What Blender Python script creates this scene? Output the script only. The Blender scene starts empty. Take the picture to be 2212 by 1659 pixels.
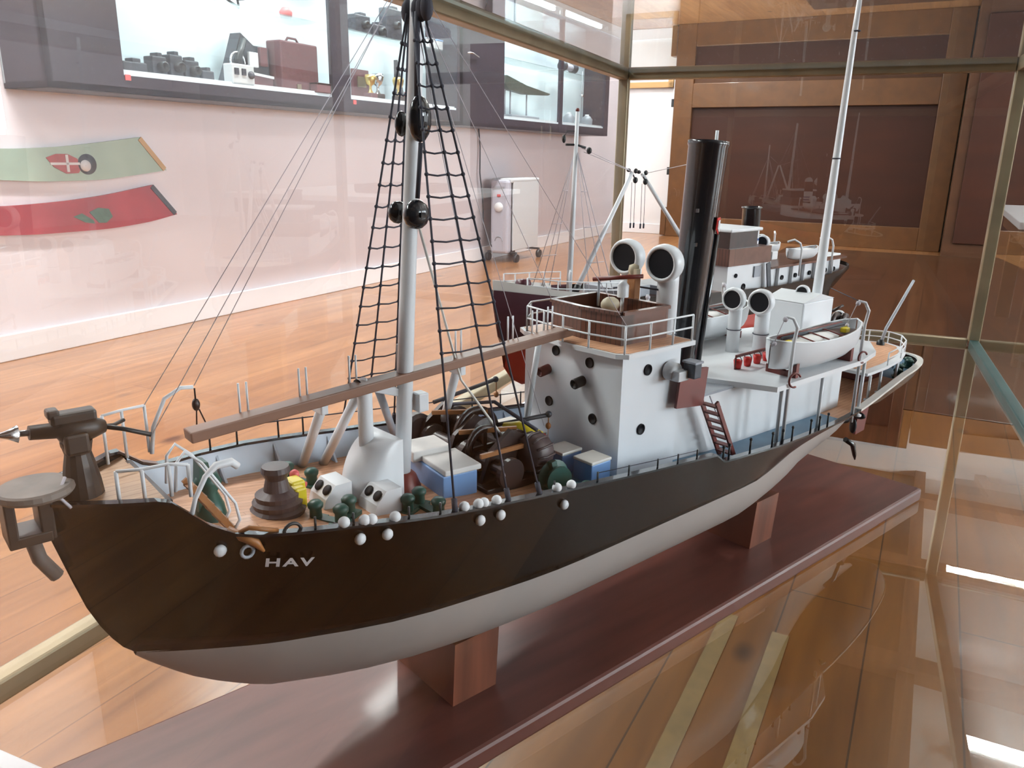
import bpy, bmesh, math, random
from math import sin, cos, pi, radians, sqrt, atan2
from mathutils import Vector as V, Matrix
random.seed(7)
SC = bpy.context.scene
COL = SC.collection
GZ = 0.34            # height of the glass base of the display case above the room floor

# ------------------------------------------------------------------ materials
def newmat(name):
    m = bpy.data.materials.new(name); m.use_nodes = True
    nt = m.node_tree; nt.nodes.clear()
    return m, nt, nt.nodes, nt.links

def pbr(name, col, rough=.5, metal=0., coat=0., var=.0, scale=40., bump=0., emit=0., spec=.5, stretch=(1, 1, 1), col2=None):
    m, nt, N, L = newmat(name)
    o = N.new('ShaderNodeOutputMaterial'); b = N.new('ShaderNodeBsdfPrincipled')
    L.new(b.outputs[0], o.inputs[0])
    b.inputs['Base Color'].default_value = (*col, 1)
    b.inputs['Roughness'].default_value = rough
    b.inputs['Metallic'].default_value = metal
    b.inputs['Coat Weight'].default_value = coat
    b.inputs['Coat Roughness'].default_value = .08
    b.inputs['Specular IOR Level'].default_value = spec
    if emit:
        b.inputs['Emission Color'].default_value = (*col, 1)
        b.inputs['Emission Strength'].default_value = emit
    if var or bump or col2:
        tc = N.new('ShaderNodeTexCoord'); mp = N.new('ShaderNodeMapping'); mp.inputs['Scale'].default_value = stretch
        L.new(tc.outputs['Object'], mp.inputs[0])
        n = N.new('ShaderNodeTexNoise'); n.inputs['Scale'].default_value = scale; n.inputs['Detail'].default_value = 5
        L.new(mp.outputs[0], n.inputs['Vector'])
        if var or col2:
            r = N.new('ShaderNodeValToRGB')
            c2 = col2 if col2 else tuple(max(0, c * (1 - var)) for c in col)
            c1 = tuple(min(1, c * (1 + var * .5)) for c in col)
            r.color_ramp.elements[0].color = (*c2, 1); r.color_ramp.elements[0].position = .32
            r.color_ramp.elements[1].color = (*c1, 1); r.color_ramp.elements[1].position = .68
            L.new(n.outputs['Fac'], r.inputs[0]); L.new(r.outputs[0], b.inputs['Base Color'])
        if bump:
            bp = N.new('ShaderNodeBump'); bp.inputs['Strength'].default_value = bump; bp.inputs['Distance'].default_value = .01
            L.new(n.outputs['Fac'], bp.inputs['Height']); L.new(bp.outputs[0], b.inputs['Normal'])
    return m

def planks(name, c1, c2, seam, width, length, rough=.3, coat=.3, grain=(1.2, 26, 1), knots=0., gdark=.55, mortar=.012, coatr=.08):
    """boards running along local x"""
    m, nt, N, L = newmat(name)
    o = N.new('ShaderNodeOutputMaterial'); b = N.new('ShaderNodeBsdfPrincipled'); L.new(b.outputs[0], o.inputs[0])
    b.inputs['Roughness'].default_value = rough; b.inputs['Coat Weight'].default_value = coat; b.inputs['Coat Roughness'].default_value = coatr
    tc = N.new('ShaderNodeTexCoord')
    br = N.new('ShaderNodeTexBrick'); br.offset = .37; br.inputs['Scale'].default_value = 1
    br.inputs['Brick Width'].default_value = length; br.inputs['Row Height'].default_value = width
    br.inputs['Mortar Size'].default_value = width * mortar; br.inputs['Mortar Smooth'].default_value = .3
    br.inputs['Color1'].default_value = (*c1, 1); br.inputs['Color2'].default_value = (*c2, 1); br.inputs['Mortar'].default_value = (*seam, 1)
    br.inputs['Bias'].default_value = 0.
    L.new(tc.outputs['Object'], br.inputs['Vector'])
    mp = N.new('ShaderNodeMapping'); mp.inputs['Scale'].default_value = grain; L.new(tc.outputs['Object'], mp.inputs[0])
    n = N.new('ShaderNodeTexNoise'); n.inputs['Scale'].default_value = 2.2; n.inputs['Detail'].default_value = 6; n.inputs['Distortion'].default_value = .6
    L.new(mp.outputs[0], n.inputs['Vector'])
    r = N.new('ShaderNodeValToRGB')
    r.color_ramp.elements[0].position = .3; r.color_ramp.elements[0].color = (gdark, gdark * .9, gdark * .8, 1)
    r.color_ramp.elements[1].position = .7; r.color_ramp.elements[1].color = (1.1, 1.1, 1.1, 1)
    L.new(n.outputs['Fac'], r.inputs[0])
    mx = N.new('ShaderNodeMix'); mx.data_type = 'RGBA'; mx.blend_type = 'MULTIPLY'; mx.inputs[0].default_value = .8
    L.new(br.outputs['Color'], mx.inputs[6]); L.new(r.outputs[0], mx.inputs[7])
    last = mx.outputs[2]
    if knots:
        mp2 = N.new('ShaderNodeMapping'); mp2.inputs['Scale'].default_value = (knots * .55, knots, 1); L.new(tc.outputs['Object'], mp2.inputs[0])
        vo = N.new('ShaderNodeTexVoronoi'); vo.inputs['Scale'].default_value = 1; L.new(mp2.outputs[0], vo.inputs['Vector'])
        rr = N.new('ShaderNodeValToRGB')
        rr.color_ramp.elements[0].position = .035; rr.color_ramp.elements[0].color = (.16, .1, .07, 1)
        rr.color_ramp.elements[1].position = .1; rr.color_ramp.elements[1].color = (1, 1, 1, 1)
        L.new(vo.outputs['Distance'], rr.inputs[0])
        mk = N.new('ShaderNodeMix'); mk.data_type = 'RGBA'; mk.blend_type = 'MULTIPLY'; mk.inputs[0].default_value = .9
        L.new(last, mk.inputs[6]); L.new(rr.outputs[0], mk.inputs[7]); last = mk.outputs[2]
    L.new(last, b.inputs['Base Color'])
    return m

def glassmat(name, tint=(.97, .99, .98), f0=.055, gain=1.5, haze=.0, hcol=(.8, .88, 1.)):
    """thin sheet of glass: mirror reflection that grows towards grazing angles, a little painted veil, the rest passes through"""
    m, nt, N, L = newmat(name)
    o = N.new('ShaderNodeOutputMaterial')
    t = N.new('ShaderNodeBsdfTransparent'); t.inputs[0].default_value = (*tint, 1)
    g = N.new('ShaderNodeBsdfGlossy'); g.inputs['Roughness'].default_value = .0; g.inputs[0].default_value = (.95, 1, .98, 1)
    ge = N.new('ShaderNodeNewGeometry')
    d = N.new('ShaderNodeVectorMath'); d.operation = 'DOT_PRODUCT'
    L.new(ge.outputs['Normal'], d.inputs[0]); L.new(ge.outputs['Incoming'], d.inputs[1])
    def mth(op, a, b=None, clamp=False):
        x = N.new('ShaderNodeMath'); x.operation = op; x.use_clamp = clamp
        for i, q in enumerate((a, b)):
            if q is None: continue
            if isinstance(q, (int, float)): x.inputs[i].default_value = q
            else: L.new(q, x.inputs[i])
        return x.outputs[0]
    c = mth('ABSOLUTE', d.outputs['Value'])
    k = mth('POWER', mth('SUBTRACT', 1, c), 4.2)
    f = mth('ADD', mth('MULTIPLY', k, (1 - f0)), f0)
    f = mth('MINIMUM', mth('MULTIPLY', f, gain), .95)
    mx = N.new('ShaderNodeMixShader'); L.new(f, mx.inputs[0]); L.new(t.outputs[0], mx.inputs[1]); L.new(g.outputs[0], mx.inputs[2])
    last = mx.outputs[0]
    if haze:
        df = N.new('ShaderNodeBsdfTranslucent'); df.inputs[0].default_value = (*hcol, 1)
        d2 = N.new('ShaderNodeBsdfDiffuse'); d2.inputs[0].default_value = (*hcol, 1)
        ad = N.new('ShaderNodeMixShader'); ad.inputs[0].default_value = .5; L.new(df.outputs[0], ad.inputs[1]); L.new(d2.outputs[0], ad.inputs[2])
        m2 = N.new('ShaderNodeMixShader'); m2.inputs[0].default_value = haze; L.new(last, m2.inputs[1]); L.new(ad.outputs[0], m2.inputs[2]); last = m2.outputs[0]
    L.new(last, o.inputs[0])
    return m

M = {}
M['white'] = pbr('white_paint', (.82, .83, .85), .35, var=.06, scale=18)
M['cream'] = pbr('cream_paint', (.78, .74, .68), .4, var=.08)
M['cabin'] = pbr('cabin_white_paint', (.80, .82, .85), .3, var=.05, scale=12)
M['black'] = pbr('black_gloss_paint', (.008, .010, .014), .18, coat=.6)
M['blackm'] = pbr('black_metal', (.012, .014, .016), .45)
M['hull'] = pbr('hull_dark_paint', (.008, .0045, .003), .24, coat=.12, spec=.2)
M['hullbot'] = pbr('hull_pale_grey_paint', (.37, .33, .305), .45, var=.05, scale=9)
M['teak'] = planks('foredeck_planks', (.74, .41, .245), (.67, .36, .21), (.48, .22, .12), .006, .2, .5, .05, grain=(20, 300, 1), gdark=.8, mortar=.06)
M['teak2'] = planks('forecastle_planks', (.55, .33, .19), (.50, .30, .17), (.36, .19, .1), .007, .25, .5, .05, grain=(20, 300, 1), gdark=.8, mortar=.06)
M['bluedeck'] = pbr('blue_grey_deck_paint', (.12, .24, .36), .45, var=.12, scale=30)
M['blue'] = pbr('blue_locker_paint', (.20, .36, .66), .4, var=.06)
M['lining'] = pbr('pale_blue_white_bulwark_paint', (.62, .70, .80), .45, var=.06)
M['green'] = pbr('dark_green_paint', (.018, .085, .065), .4, var=.2)
M['darkbrown'] = pbr('dark_brown_stained_metal', (.028, .011, .008), .35, var=.5, scale=60)
M['capst'] = pbr('grey_brown_capstan_paint', (.07, .045, .045), .45, var=.3)
M['maroon'] = pbr('maroon_paint', (.16, .025, .018), .4, var=.15)
M['red'] = pbr('red_paint', (.62, .02, .015), .4)
M['pink'] = pbr('coral_red_paint', (.7, .12, .12), .45)
M['yellow'] = pbr('yellow_paint', (.72, .56, .02), .4)
M['orange'] = pbr('orange_brown_wood', (.38, .15, .045), .45, var=.3)
M['walnut'] = planks('varnished_bridge_boards', (.155, .058, .035), (.12, .045, .028), (.05, .018, .01), .006, .5, .3, .3, grain=(20, 200, 20), gdark=.7, mortar=.1)
M['gunmetal'] = pbr('dark_gun_brown_paint', (.035, .022, .014), .42, var=.3)
M['padgrey'] = pbr('grey_brown_platform_paint', (.22, .18, .155), .55, var=.25)
M['silver'] = pbr('silver_metal', (.75, .78, .82), .2, 1.)
M['grey'] = pbr('grey_paint', (.36, .38, .42), .45, var=.08)
M['rope'] = pbr('dark_rope', (.045, .045, .062), .8)
M['cord'] = pbr('fine_pale_line', (.60, .56, .60), .8)
M['catwalk'] = pbr('varnished_catwalk_wood', (.25, .125, .08), .45, var=.2, stretch=(.1, 1, 1))
M['bone'] = pbr('beige_bone_colour', (.62, .52, .36), .5, var=.15)
M['glass_hollow'] = pbr('dark_glass_and_hollow_shade', (.006, .007, .010), .55, spec=.2)  # dark porthole glass, also painted as the shade in open mouths
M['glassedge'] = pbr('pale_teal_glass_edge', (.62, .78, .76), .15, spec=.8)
M['tealedge'] = pbr('dark_teal_glass_edge', (.035, .085, .085), .3, var=.2, scale=9)
M['brass'] = pbr('aged_brass_bar', (.36, .30, .20), .38, .75, var=.2, scale=9)
M['stand'] = pbr('mahogany_stained_stand_board', (.135, .042, .030), .42, coat=.06, var=.3, scale=6, stretch=(1, 7, 1))
M['block'] = pbr('reddish_wood_block', (.20, .065, .035), .4, coat=.2, var=.35, scale=14, stretch=(4, 1, .4))
M['tan'] = pbr('light_tan_wood', (.55, .28, .11), .45, var=.2)
M['pane'] = glassmat('clear_case_glass', f0=.05, gain=1.3)
M['paneL'] = glassmat('veiled_case_glass', f0=.055, gain=1.4, haze=.035, hcol=(.85, .86, 1.))  # pale bluish veil mixed in, in place of reflected light
M['paneF'] = glassmat('near_case_glass', f0=.035, gain=.8)
M['paneT'] = glassmat('greenish_top_glass', tint=(.90, .98, .98), f0=.06, gain=1.6, haze=.03)
M['paneB'] = glassmat('glass_floor_sheet', tint=(.93, .96, .93), f0=.06, gain=1.45)
M['cabglass'] = glassmat('cabinet_glass', f0=.04, gain=1.1, haze=.02)
M['floor'] = planks('orange_pine_floorboards', (.44, .20, .074), (.345, .143, .047), (.22, .09, .033), .15, 2.9, .28, .4, grain=(.9, 11, 1), knots=3.2, gdark=.55, coatr=.16, mortar=.012)
M['floord'] = planks('dark_toned_floorboards', (.085, .030, .010), (.065, .022, .007), (.02, .007, .003), .14, 2.4, .3, .3, grain=(.9, 14, 1), gdark=.6)
M['floorm'] = planks('shade_toned_floorboards', (.235, .088, .016), (.185, .064, .011), (.07, .024, .006), .15, 2.4, .3, .3, grain=(.9, 10, 1), knots=4.2, gdark=.6, mortar=.012)
M['pale'] = pbr('pale_sapwood', (.24, .140, .045), .4, var=.15)
M['wall'] = pbr('pinkish_white_plaster', (.86, .79, .825), .7, var=.03, scale=1.2)
M['wallfar'] = pbr('white_plaster', (.88, .85, .85), .7)
M['wallback'] = pbr('dark_back_wall', (.035, .02, .012), .6, var=.3)  # unseen back wall, coloured dark to weaken the near glass reflection
M['ceil'] = pbr('white_ceiling_board', (.86, .87, .88), .7)
M['ceilw'] = planks('brown_timber_ceiling', (.05, .026, .014), (.04, .02, .011), (.015, .008, .005), .15, 3., .5, .1, gdark=.7)
M['beam'] = pbr('brown_ceiling_beam', (.20, .10, .06), .5, var=.2)
M['skirt'] = pbr('white_baseboard_paint', (.88, .86, .88), .4)
M['cabwood'] = pbr('slate_dark_cabinet_laminate', (.028, .022, .034), .4, var=.2, scale=5)
M['cabin_in'] = pbr('cabinet_white_lining', (.72, .80, .84), .6)
M['scr'] = pbr('brown_timber_frame', (.12, .046, .010), .4, coat=.15, var=.2, scale=2, stretch=(1, 5, 5))
M['scrp'] = pbr('dark_timber_panel', (.040, .0095, .003), .45, coat=.12, spec=.3, var=.25, scale=1.0, stretch=(1, 1, 6))
M['scrt'] = pbr('dark_brown_upper_panel', (.07, .026, .009), .5, coat=.05, spec=.3, var=.25, scale=1.0, stretch=(1, 1, 6))
M['heater'] = pbr('pale_grey_heater_enamel', (.66, .68, .70), .4)
M['heaterp'] = pbr('lilac_grey_heater_panel', (.52, .52, .60), .4)
M['gold'] = pbr('gold_metal', (.75, .52, .18), .3, .8)
M['boardg'] = pbr('pale_green_painted_board', (.40, .52, .42), .5, var=.12, scale=7)
M['boardr'] = pbr('dull_red_painted_board', (.42, .035, .05), .5, var=.2, scale=7)
M['shieldred'] = pbr('shield_red', (.40, .06, .06), .5, var=.2, scale=60)
M['emg'] = pbr('emblem_dark_green', (.07, .15, .10), .5, var=.3, scale=60)
M['emw'] = pbr('emblem_white', (.7, .66, .66), .5)
M['edge'] = pbr('bare_wood_edge', (.55, .33, .14), .5)
M['lamp'] = pbr('fluorescent_tube_glow', (1, 1, 1), .4, emit=14)
M['strip'] = pbr('cabinet_fill_strip_glow', (.80, .93, 1), .4, emit=85)
M['sky'] = pbr('bright_daylight_window', (.86, .93, 1.), .4, emit=5.0)
M['winf'] = pbr('window_frame_white', (.7, .7, .72), .4)
M['redbox'] = pbr('red_brown_leather_case', (.14, .045, .05), .55, var=.15)
M['devgrey'] = pbr('worn_dark_device', (.05, .055, .07), .5, var=.4, scale=60)
M['wedge'] = pbr('olive_dark_model', (.06, .08, .06), .5, var=.3)
M['canvas'] = pbr('white_canvas_cover', (.80, .77, .74), .7, var=.08)
M['shipred'] = pbr('antifouling_red', (.42, .035, .022), .35, var=.1)
M['shipmar'] = pbr('dark_maroon_hull', (.075, .016, .026), .35, var=.2)
M['bandblue'] = pbr('funnel_band_blue', (.03, .09, .28), .4)

for k_ in ('lamp', 'sky'): M[k_].cycles.emission_sampling = 'NONE'
# ------------------------------------------------------------------ mesh builder
def basis(d):
    d = V(d).normalized(); a = V((0, 0, 1)) if abs(d.z) < .95 else V((1, 0, 0))
    x = a.cross(d).normalized(); return x, d.cross(x).normalized(), d

class MB:
    def __init__(s): s.bm = bmesh.new()
    def _f(s, vs, m=0, sm=False):
        try: f = s.bm.faces.new(vs)
        except ValueError: return
        f.material_index = m; f.smooth = sm
    def box(s, c, sz, rz=0., m=0, bev=0., mat=None):
        t = bmesh.new(); bmesh.ops.create_cube(t, size=1)
        bmesh.ops.scale(t, vec=sz, verts=t.verts)
        if bev: bmesh.ops.bevel(t, geom=t.edges[:], offset=bev, segments=2, affect='EDGES', profile=.5)
        X = Matrix.Translation(V(c)) @ (mat.to_4x4() if mat is not None else Matrix.Rotation(rz, 4, 'Z'))
        bmesh.ops.transform(t, matrix=X, verts=t.verts)
        s._join(t, m); return s
    def _join(s, t, m, sm=False):
        mp = {v: s.bm.verts.new(v.co) for v in t.verts}
        for f in t.faces: s._f([mp[v] for v in f.verts], m, sm)
        t.free()
    def bar(s, a, b, w, h, m=0, bev=0.):
        a = V(a); b = V(b); d = b - a; x, y, z = basis(d)
        if abs(z.z) < .95:
            x = V((0, 0, 1)).cross(z).normalized(); y = z.cross(x)
        R = Matrix((x, y, z)).transposed()
        return s.box((a + b) / 2, (w, h, d.length), m=m, bev=bev, mat=R)
    def ring(s, c, r, x, y, n): return [s.bm.verts.new(V(c) + x * (r * cos(2 * pi * i / n)) + y * (r * sin(2 * pi * i / n))) for i in range(n)]
    def skin(s, rings, m=0, sm=True, cap=True, closed=True):
        for a, b in zip(rings, rings[1:]):
            n = len(a)
            for i in range(n if closed else n - 1):
                s._f([a[i], a[(i + 1) % n], b[(i + 1) % n], b[i]], m, sm)
        if cap:
            s._f(rings[0][::-1], m); s._f(rings[-1], m)
        return s
    def tube(s, pts, r, n=8, m=0, cap=True, sm=True):
        pts = [V(p) for p in pts]; k = len(pts); rs = r if isinstance(r, (list, tuple)) else [r] * k
        rings = []; x = None
        for i, p in enumerate(pts):
            d = (pts[min(i + 1, k - 1)] - pts[max(i - 1, 0)]).normalized()
            if x is None: x, y, _ = basis(d)
            else:
                x = (x - d * x.dot(d)).normalized(); y = d.cross(x)
            rings.append(s.ring(p, rs[i], x, y, n))
        return s.skin(rings, m, sm, cap)
    def lathe(s, base, axis, prof, n=20, m=0, cap=False, sm=True):
        """prof: (radius, height along axis)"""
        x, y, d = basis(axis); base = V(base)
        rings = [s.ring(base + d * h, max(r, 1e-5), x, y, n) for r, h in prof]
        return s.skin(rings, m, sm, cap)
    def ell(s, c, r, m=0, n=14):
        r = (r, r, r) if isinstance(r, (int, float)) else r
        t = bmesh.new(); bmesh.ops.create_uvsphere(t, u_segments=n, v_segments=max(6, n // 2), radius=1)
        bmesh.ops.scale(t, vec=r, verts=t.verts); bmesh.ops.translate(t, vec=V(c), verts=t.verts)
        s._join(t, m, True); return s
    def torus(s, c, axis, R, r, n=20, k=8, m=0, a0=0., a1=2 * pi):
        x, y, d = basis(axis); c = V(c); full = abs(a1 - a0 - 2 * pi) < 1e-6
        pts = [c + x * (R * cos(a0 + (a1 - a0) * i / n)) + y * (R * sin(a0 + (a1 - a0) * i / n)) for i in range(n + 1)]
        return s.tube(pts, r, k, m, cap=not full)
    def poly(s, pts, m=0):
        s._f([s.bm.verts.new(V(p)) for p in pts], m); return s
    def prism(s, pts, off, m=0, sm=False):
        a = [s.bm.verts.new(V(p)) for p in pts]; b = [s.bm.verts.new(V(p) + V(off)) for p in pts]
        n = len(a); s._f(a[::-1], m); s._f(b, m)
        for i in range(n): s._f([a[i], a[(i + 1) % n], b[(i + 1) % n], b[i]], m, sm)
        return s
    def build(s, name, mats, parent=None):
        bmesh.ops.recalc_face_normals(s.bm, faces=s.bm.faces[:])
        me = bpy.data.meshes.new(name); s.bm.to_mesh(me); s.bm.free()
        for k in (mats if isinstance(mats, (list, tuple)) else [mats]): me.materials.append(M[k])
        o = bpy.data.objects.new(name, me); COL.objects.link(o)
        if parent is not None: o.parent = parent
        return o

def root(name, loc, rz, label=None, cat=None, group=None, kind=None):
    o = bpy.data.objects.new(name, None); COL.objects.link(o); o.location = loc; o.rotation_euler = (0, 0, rz); o.empty_display_size = .05
    return tag(o, label, cat, group, kind)
def tag(o, label=None, cat=None, group=None, kind=None):
    if label: o['label'] = label
    if cat: o['category'] = cat
    if group: o['group'] = group
    if kind: o['kind'] = kind
    return o
def interp(x, T):
    if x <= T[0][0]: return T[0][1]
    for (a, b), (c, d) in zip(T, T[1:]):
        if x <= c: return b + (d - b) * (x - a) / (c - a)
    return T[-1][1]
def smooth(x, T):
    """monotone-ish cubic through a table"""
    n = len(T)
    if x <= T[0][0]: return T[0][1]
    if x >= T[-1][0]: return T[-1][1]
    for i in range(n - 1):
        if x <= T[i + 1][0]: break
    x0, y0 = T[i]; x1, y1 = T[i + 1]; h = x1 - x0
    def slope(j):
        if j == 0: return (T[1][1] - T[0][1]) / (T[1][0] - T[0][0])
        if j == n - 1: return (T[-1][1] - T[-2][1]) / (T[-1][0] - T[-2][0])
        a = (T[j][1] - T[j - 1][1]) / (T[j][0] - T[j - 1][0]); b = (T[j + 1][1] - T[j][1]) / (T[j + 1][0] - T[j][0])
        return 0 if a * b <= 0 else 2 * a * b / (a + b)
    t = (x - x0) / h; m0, m1 = slope(i) * h, slope(i + 1) * h
    return (2 * t**3 - 3 * t**2 + 1) * y0 + (t**3 - 2 * t**2 + t) * m0 + (-2 * t**3 + 3 * t**2) * y1 + (t**3 - t**2) * m1

# ------------------------------------------------------------------ room (local x runs along the left wall, local y towards the left wall)
WA = radians(62.4)
wu = V((cos(WA), sin(WA), 0)); wl = V((-sin(WA), cos(WA), 0))
def RW(a, b, z=0.): return wu * a - wl * b + V((0, 0, z))     # a along the wall, b to the right of the camera line, height above the floor
def roomobj(mb, name, mats):
    o = mb.build(name, mats); o.rotation_euler = (0, 0, WA); o['kind'] = 'structure'; return o
FS1, FS2 = .236, .140
A0, A1, BL, BR, HC = -3.6, 8.86, 3.28, -6.2, 3.05
roomobj(MB().box(((A0 + A1) / 2, (BL + BR) / 2, -.05), (A1 - A0 + .4, BL - BR + .4, .1)), 'floor', 'floor')
roomobj(MB().box(((A0 + A1) / 2, BL + .05, HC / 2), (A1 - A0 + .2, .1, HC)), 'wall_left', 'wall')
roomobj(MB().box((A1 + .05, (BL + BR) / 2, HC / 2), (.1, BL - BR, HC)), 'wall_far', 'wallfar')
roomobj(MB().box((A0 - .05, (BL + BR) / 2, HC / 2), (.1, BL - BR, HC)), 'wall_back', 'wallback')
roomobj(MB().box(((A0 + A1) / 2, (BL - .25) / 2, HC + .05), (A1 - A0, BL + .25, .1)), 'ceiling', 'ceilw')
roomobj(MB().box(((A0 + A1) / 2, (BR - .25) / 2, HC + .05), (A1 - A0, -BR - .25, .1)), 'ceiling', 'ceil')
roomobj(MB().box((5.6, -.35, .006), (5.3, 3.2, .012), bev=.002), 'floor_dark_boards', 'floord')  # darker boards over the far floor
roomobj(MB().box((1.53, -.96, .004), (2.84, 3.6, .008), bev=.001), 'floor_shaded_boards', 'floorm')  # floor copy in a darker colour, standing in for shade beside the ship
roomobj(MB().box((-1.75, -2.015, .004), (3.68, 4.97, .008), bev=.001), 'floor_added_dark_boards', 'floord')  # unseen dark boards, added to keep the near glass reflection dark
for y_, x0_, x1_ in ((FS1, .90, 1.36), (FS2, .90, 1.34)): roomobj(MB().box(((x0_ + x1_) / 2, y_, .0092), (x1_ - x0_, .030, .0012)), 'floor_pale_strip', 'pale')
for nm, y in (('wall_right', BR - .05),):
    b = MB()
    wins = [(.6, 1.5), (3.1, 1.5), (5.6, 1.5)]; xs = A0
    for cx, w in wins:
        b.box(((xs + cx - w / 2) / 2, y, HC / 2), (cx - w / 2 - xs, .1, HC)); xs = cx + w / 2
        b.box((cx, y, .45), (w, .1, .9)); b.box((cx, y, (HC + 2.5) / 2), (w, .1, HC - 2.5))
    b.box(((xs + A1) / 2, y, HC / 2), (A1 - xs, .1, HC))
    roomobj(b, nm, 'wallfar')
    for i, (cx, w) in enumerate(wins):
        f = MB()
        for dx in (-w / 2 + .03, 0, w / 2 - .03): f.box((cx + dx, y + .02, 1.7), (.06, .1, 1.6))
        for z in (.93, 1.7, 2.47): f.box((cx, y + .02, z), (w, .1, .06))
        fo = roomobj(f, 'window_%d' % (i + 1), 'winf')
        p = MB().poly([(cx - w / 2, y, .9), (cx + w / 2, y, .9), (cx + w / 2, y, 2.5), (cx - w / 2, y, 2.5)]).build('daylight_pane', 'sky', fo)
roomobj(MB().box(((A0 + A1) / 2, BL - .009, .055), (A1 - A0, .018, .11), bev=.004), 'baseboard_left', 'skirt')
roomobj(MB().box((A1 - .009, (BL + BR) / 2, .055), (.018, BL - BR - .04, .11), bev=.004), 'baseboard_far', 'skirt')
k = 1
for x in (-2.4, -.9, .6, 2.1, 3.6, 5.1, 6.6, 8.1):
    roomobj(MB().box((x, (BL + BR) / 2, HC - .05), (.16, BL - BR, .1)), 'trim_%d' % k, 'beam'); k += 1
for y in (1.6, -.25, -1.5, -2.8, -5.0):
    roomobj(MB().box(((A0 + A1) / 2, y, HC - .035), (A1 - A0, .1, .07)), 'trim_%d' % k, 'beam'); k += 1

# fluorescent ceiling lights (fixtures + lamps)
LIGHTS = [(-.9, -2.3, 0), (1.35, -2.45, 0), (3.6, -2.45, 0), (5.85, -2.45, 0), (7.9, -2.45, 0), (4.45, .85, 1), (6.6, .78, 1)]
for i, (a, b_, tr) in enumerate(LIGHTS):
    r = root('ceiling_light', RW(a, b_, HC - .085), WA + tr * pi / 2, 'white fluorescent batten light fixed between the brown ceiling beams', 'ceiling light', 'fluorescent lights on the ceiling')
    hl = .3 if tr else .6
    MB().box((0, 0, .058), (2 * hl + .05, .16, .05), bev=.008).build('housing', 'white', r)
    MB().tube([(-hl, 0, .015), (hl, 0, .015)], .018, 10).build('fluorescent_tube', 'lamp', r)
    la = bpy.data.lights.new('tube_light', 'AREA'); la.shape = 'RECTANGLE'; la.size = 2 * hl; la.size_y = .12; la.energy = 42 if tr else 82; la.color = (1, .98, .975)
    lo = bpy.data.objects.new('tube_light', la); COL.objects.link(lo); lo.location = RW(a, b_, HC - .1); lo.rotation_euler = (0, 0, WA + tr * pi / 2)
for a in (3.2, 6.2):  # added unseen lamps that brighten the white ceiling for its reflection
    r = root('ceiling_fill_light', RW(a, 2.6, 2.32), WA, 'added unseen fill light brightening the white part of the ceiling', 'fill light', 'added fill lights under the white ceiling')
    MB().box((0, 0, 0), (1.4, .14, .06), bev=.01).build('housing', 'white', r)
    for x in (-.6, .6): MB().tube([(x, 0, .02), (x, 0, HC - 2.32)], .006, 6).build('hanging_rod', 'grey', r)
    la = bpy.data.lights.new('ceiling_fill_lamp', 'AREA'); la.shape = 'RECTANGLE'; la.size = 1.3; la.size_y = .12; la.energy = 520
    lo = bpy.data.objects.new('ceiling_fill_lamp', la); COL.objects.link(lo); lo.location = RW(a, 2.6, 2.36); lo.rotation_euler = (pi, 0, WA)
# daylight entering by the windows of the right-hand wall
for cx in (.6, 3.1, 5.6):
    la = bpy.data.lights.new('window_light', 'AREA'); la.shape = 'RECTANGLE'; la.size = 1.45; la.size_y = 1.55; la.energy = 110; la.color = (.84, .92, 1)
    lo = bpy.data.objects.new('window_light', la); COL.objects.link(lo)
    lo.location = RW(cx, -BR - .03, 1.7)
    zz = wl.copy()   # light shines along -Z of the lamp: towards the left wall
    R = Matrix((wu, V((0, 0, 1)).cross(wu) * 0 + V((0, 0, 1)), -zz)).transposed()
    lo.rotation_euler = R.to_euler()

# ------------------------------------------------------------------ timber screen on the far wall
r = root('timber_screen', RW(8.72, -1.28, 0), WA, 'large brown timber screen with recessed dark panels standing before the far wall', 'wooden screen')
W_ = 2.72
b = MB()
MB().box((.0, W_ / 2 - .1, 1.35), (.09, .2, 2.7), bev=.006).build('stile', 'scr', r)
MB().box((.0, -W_ / 2 + .1, 1.35), (.09, .2, 2.7), bev=.006).build('stile', 'scr', r)
for z, h in ((.11, .22), (1.47, .24), (2.6, .2)):
    MB().box((0, 0, z), (.088, W_ - .4, h), bev=.004).build('rail', 'scr', r)
MB().box((.02, 0, .785), (.03, W_ - .4, 1.15)).build('lower_panel', 'scrp', r)
MB().box((.02, 0, 2.045), (.03, W_ - .4, .93)).build('upper_panel', 'scrt', r)
MB().box((0, W_ / 2 + .03, .16), (.12, .06, .3), bev=.006).build('foot_block', 'scr', r)
for z in (.4, 1.1): MB().box((-.03, W_ / 2 + .012, z + .3), (.03, .025, .08)).build('hinge', 'blackm', r)
# dark tall cupboard and side table to the right of it
r = root('tall_cupboard', RW(8.5, .96, 0), WA, 'tall dark brown cupboard standing to the right of the timber screen', 'cupboard')
MB().box((0, 0, 1.25), (.5, 1.74, 2.5), bev=.01).build('cupboard_carcass', 'scrt', r)
for y in (.41, -.41):
    d = MB().box((-.262, y, 1.28), (.024, .76, 2.3), bev=.006).build('door', 'scrp', r)
    MB().tube([(-.29, y * .12, 1.0), (-.29, y * .12, 1.14)], .008, 8).build('handle', 'brass', d)
r = root('display_table', RW(4.5, .95, 0), WA, 'dark wooden table with a white edged top beyond the right end of the case', 'table')
MB().box((0, 0, .60), (1.5, 1.3, .03), bev=.004).build('tabletop', 'white', r)
MB().box((0, 0, .545), (1.42, 1.22, .08)).build('apron', 'scr', r)
for sx in (-1, 1):
    for sy in (-1, 1): MB().box((sx * .64, sy * .54, .25), (.07, .07, .51), bev=.004).build('leg', 'scr', r)
r = root('document_tray', RW(4.35, .75, .616), WA, 'shallow brown tray lying on the white topped table', 'tray')
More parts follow.
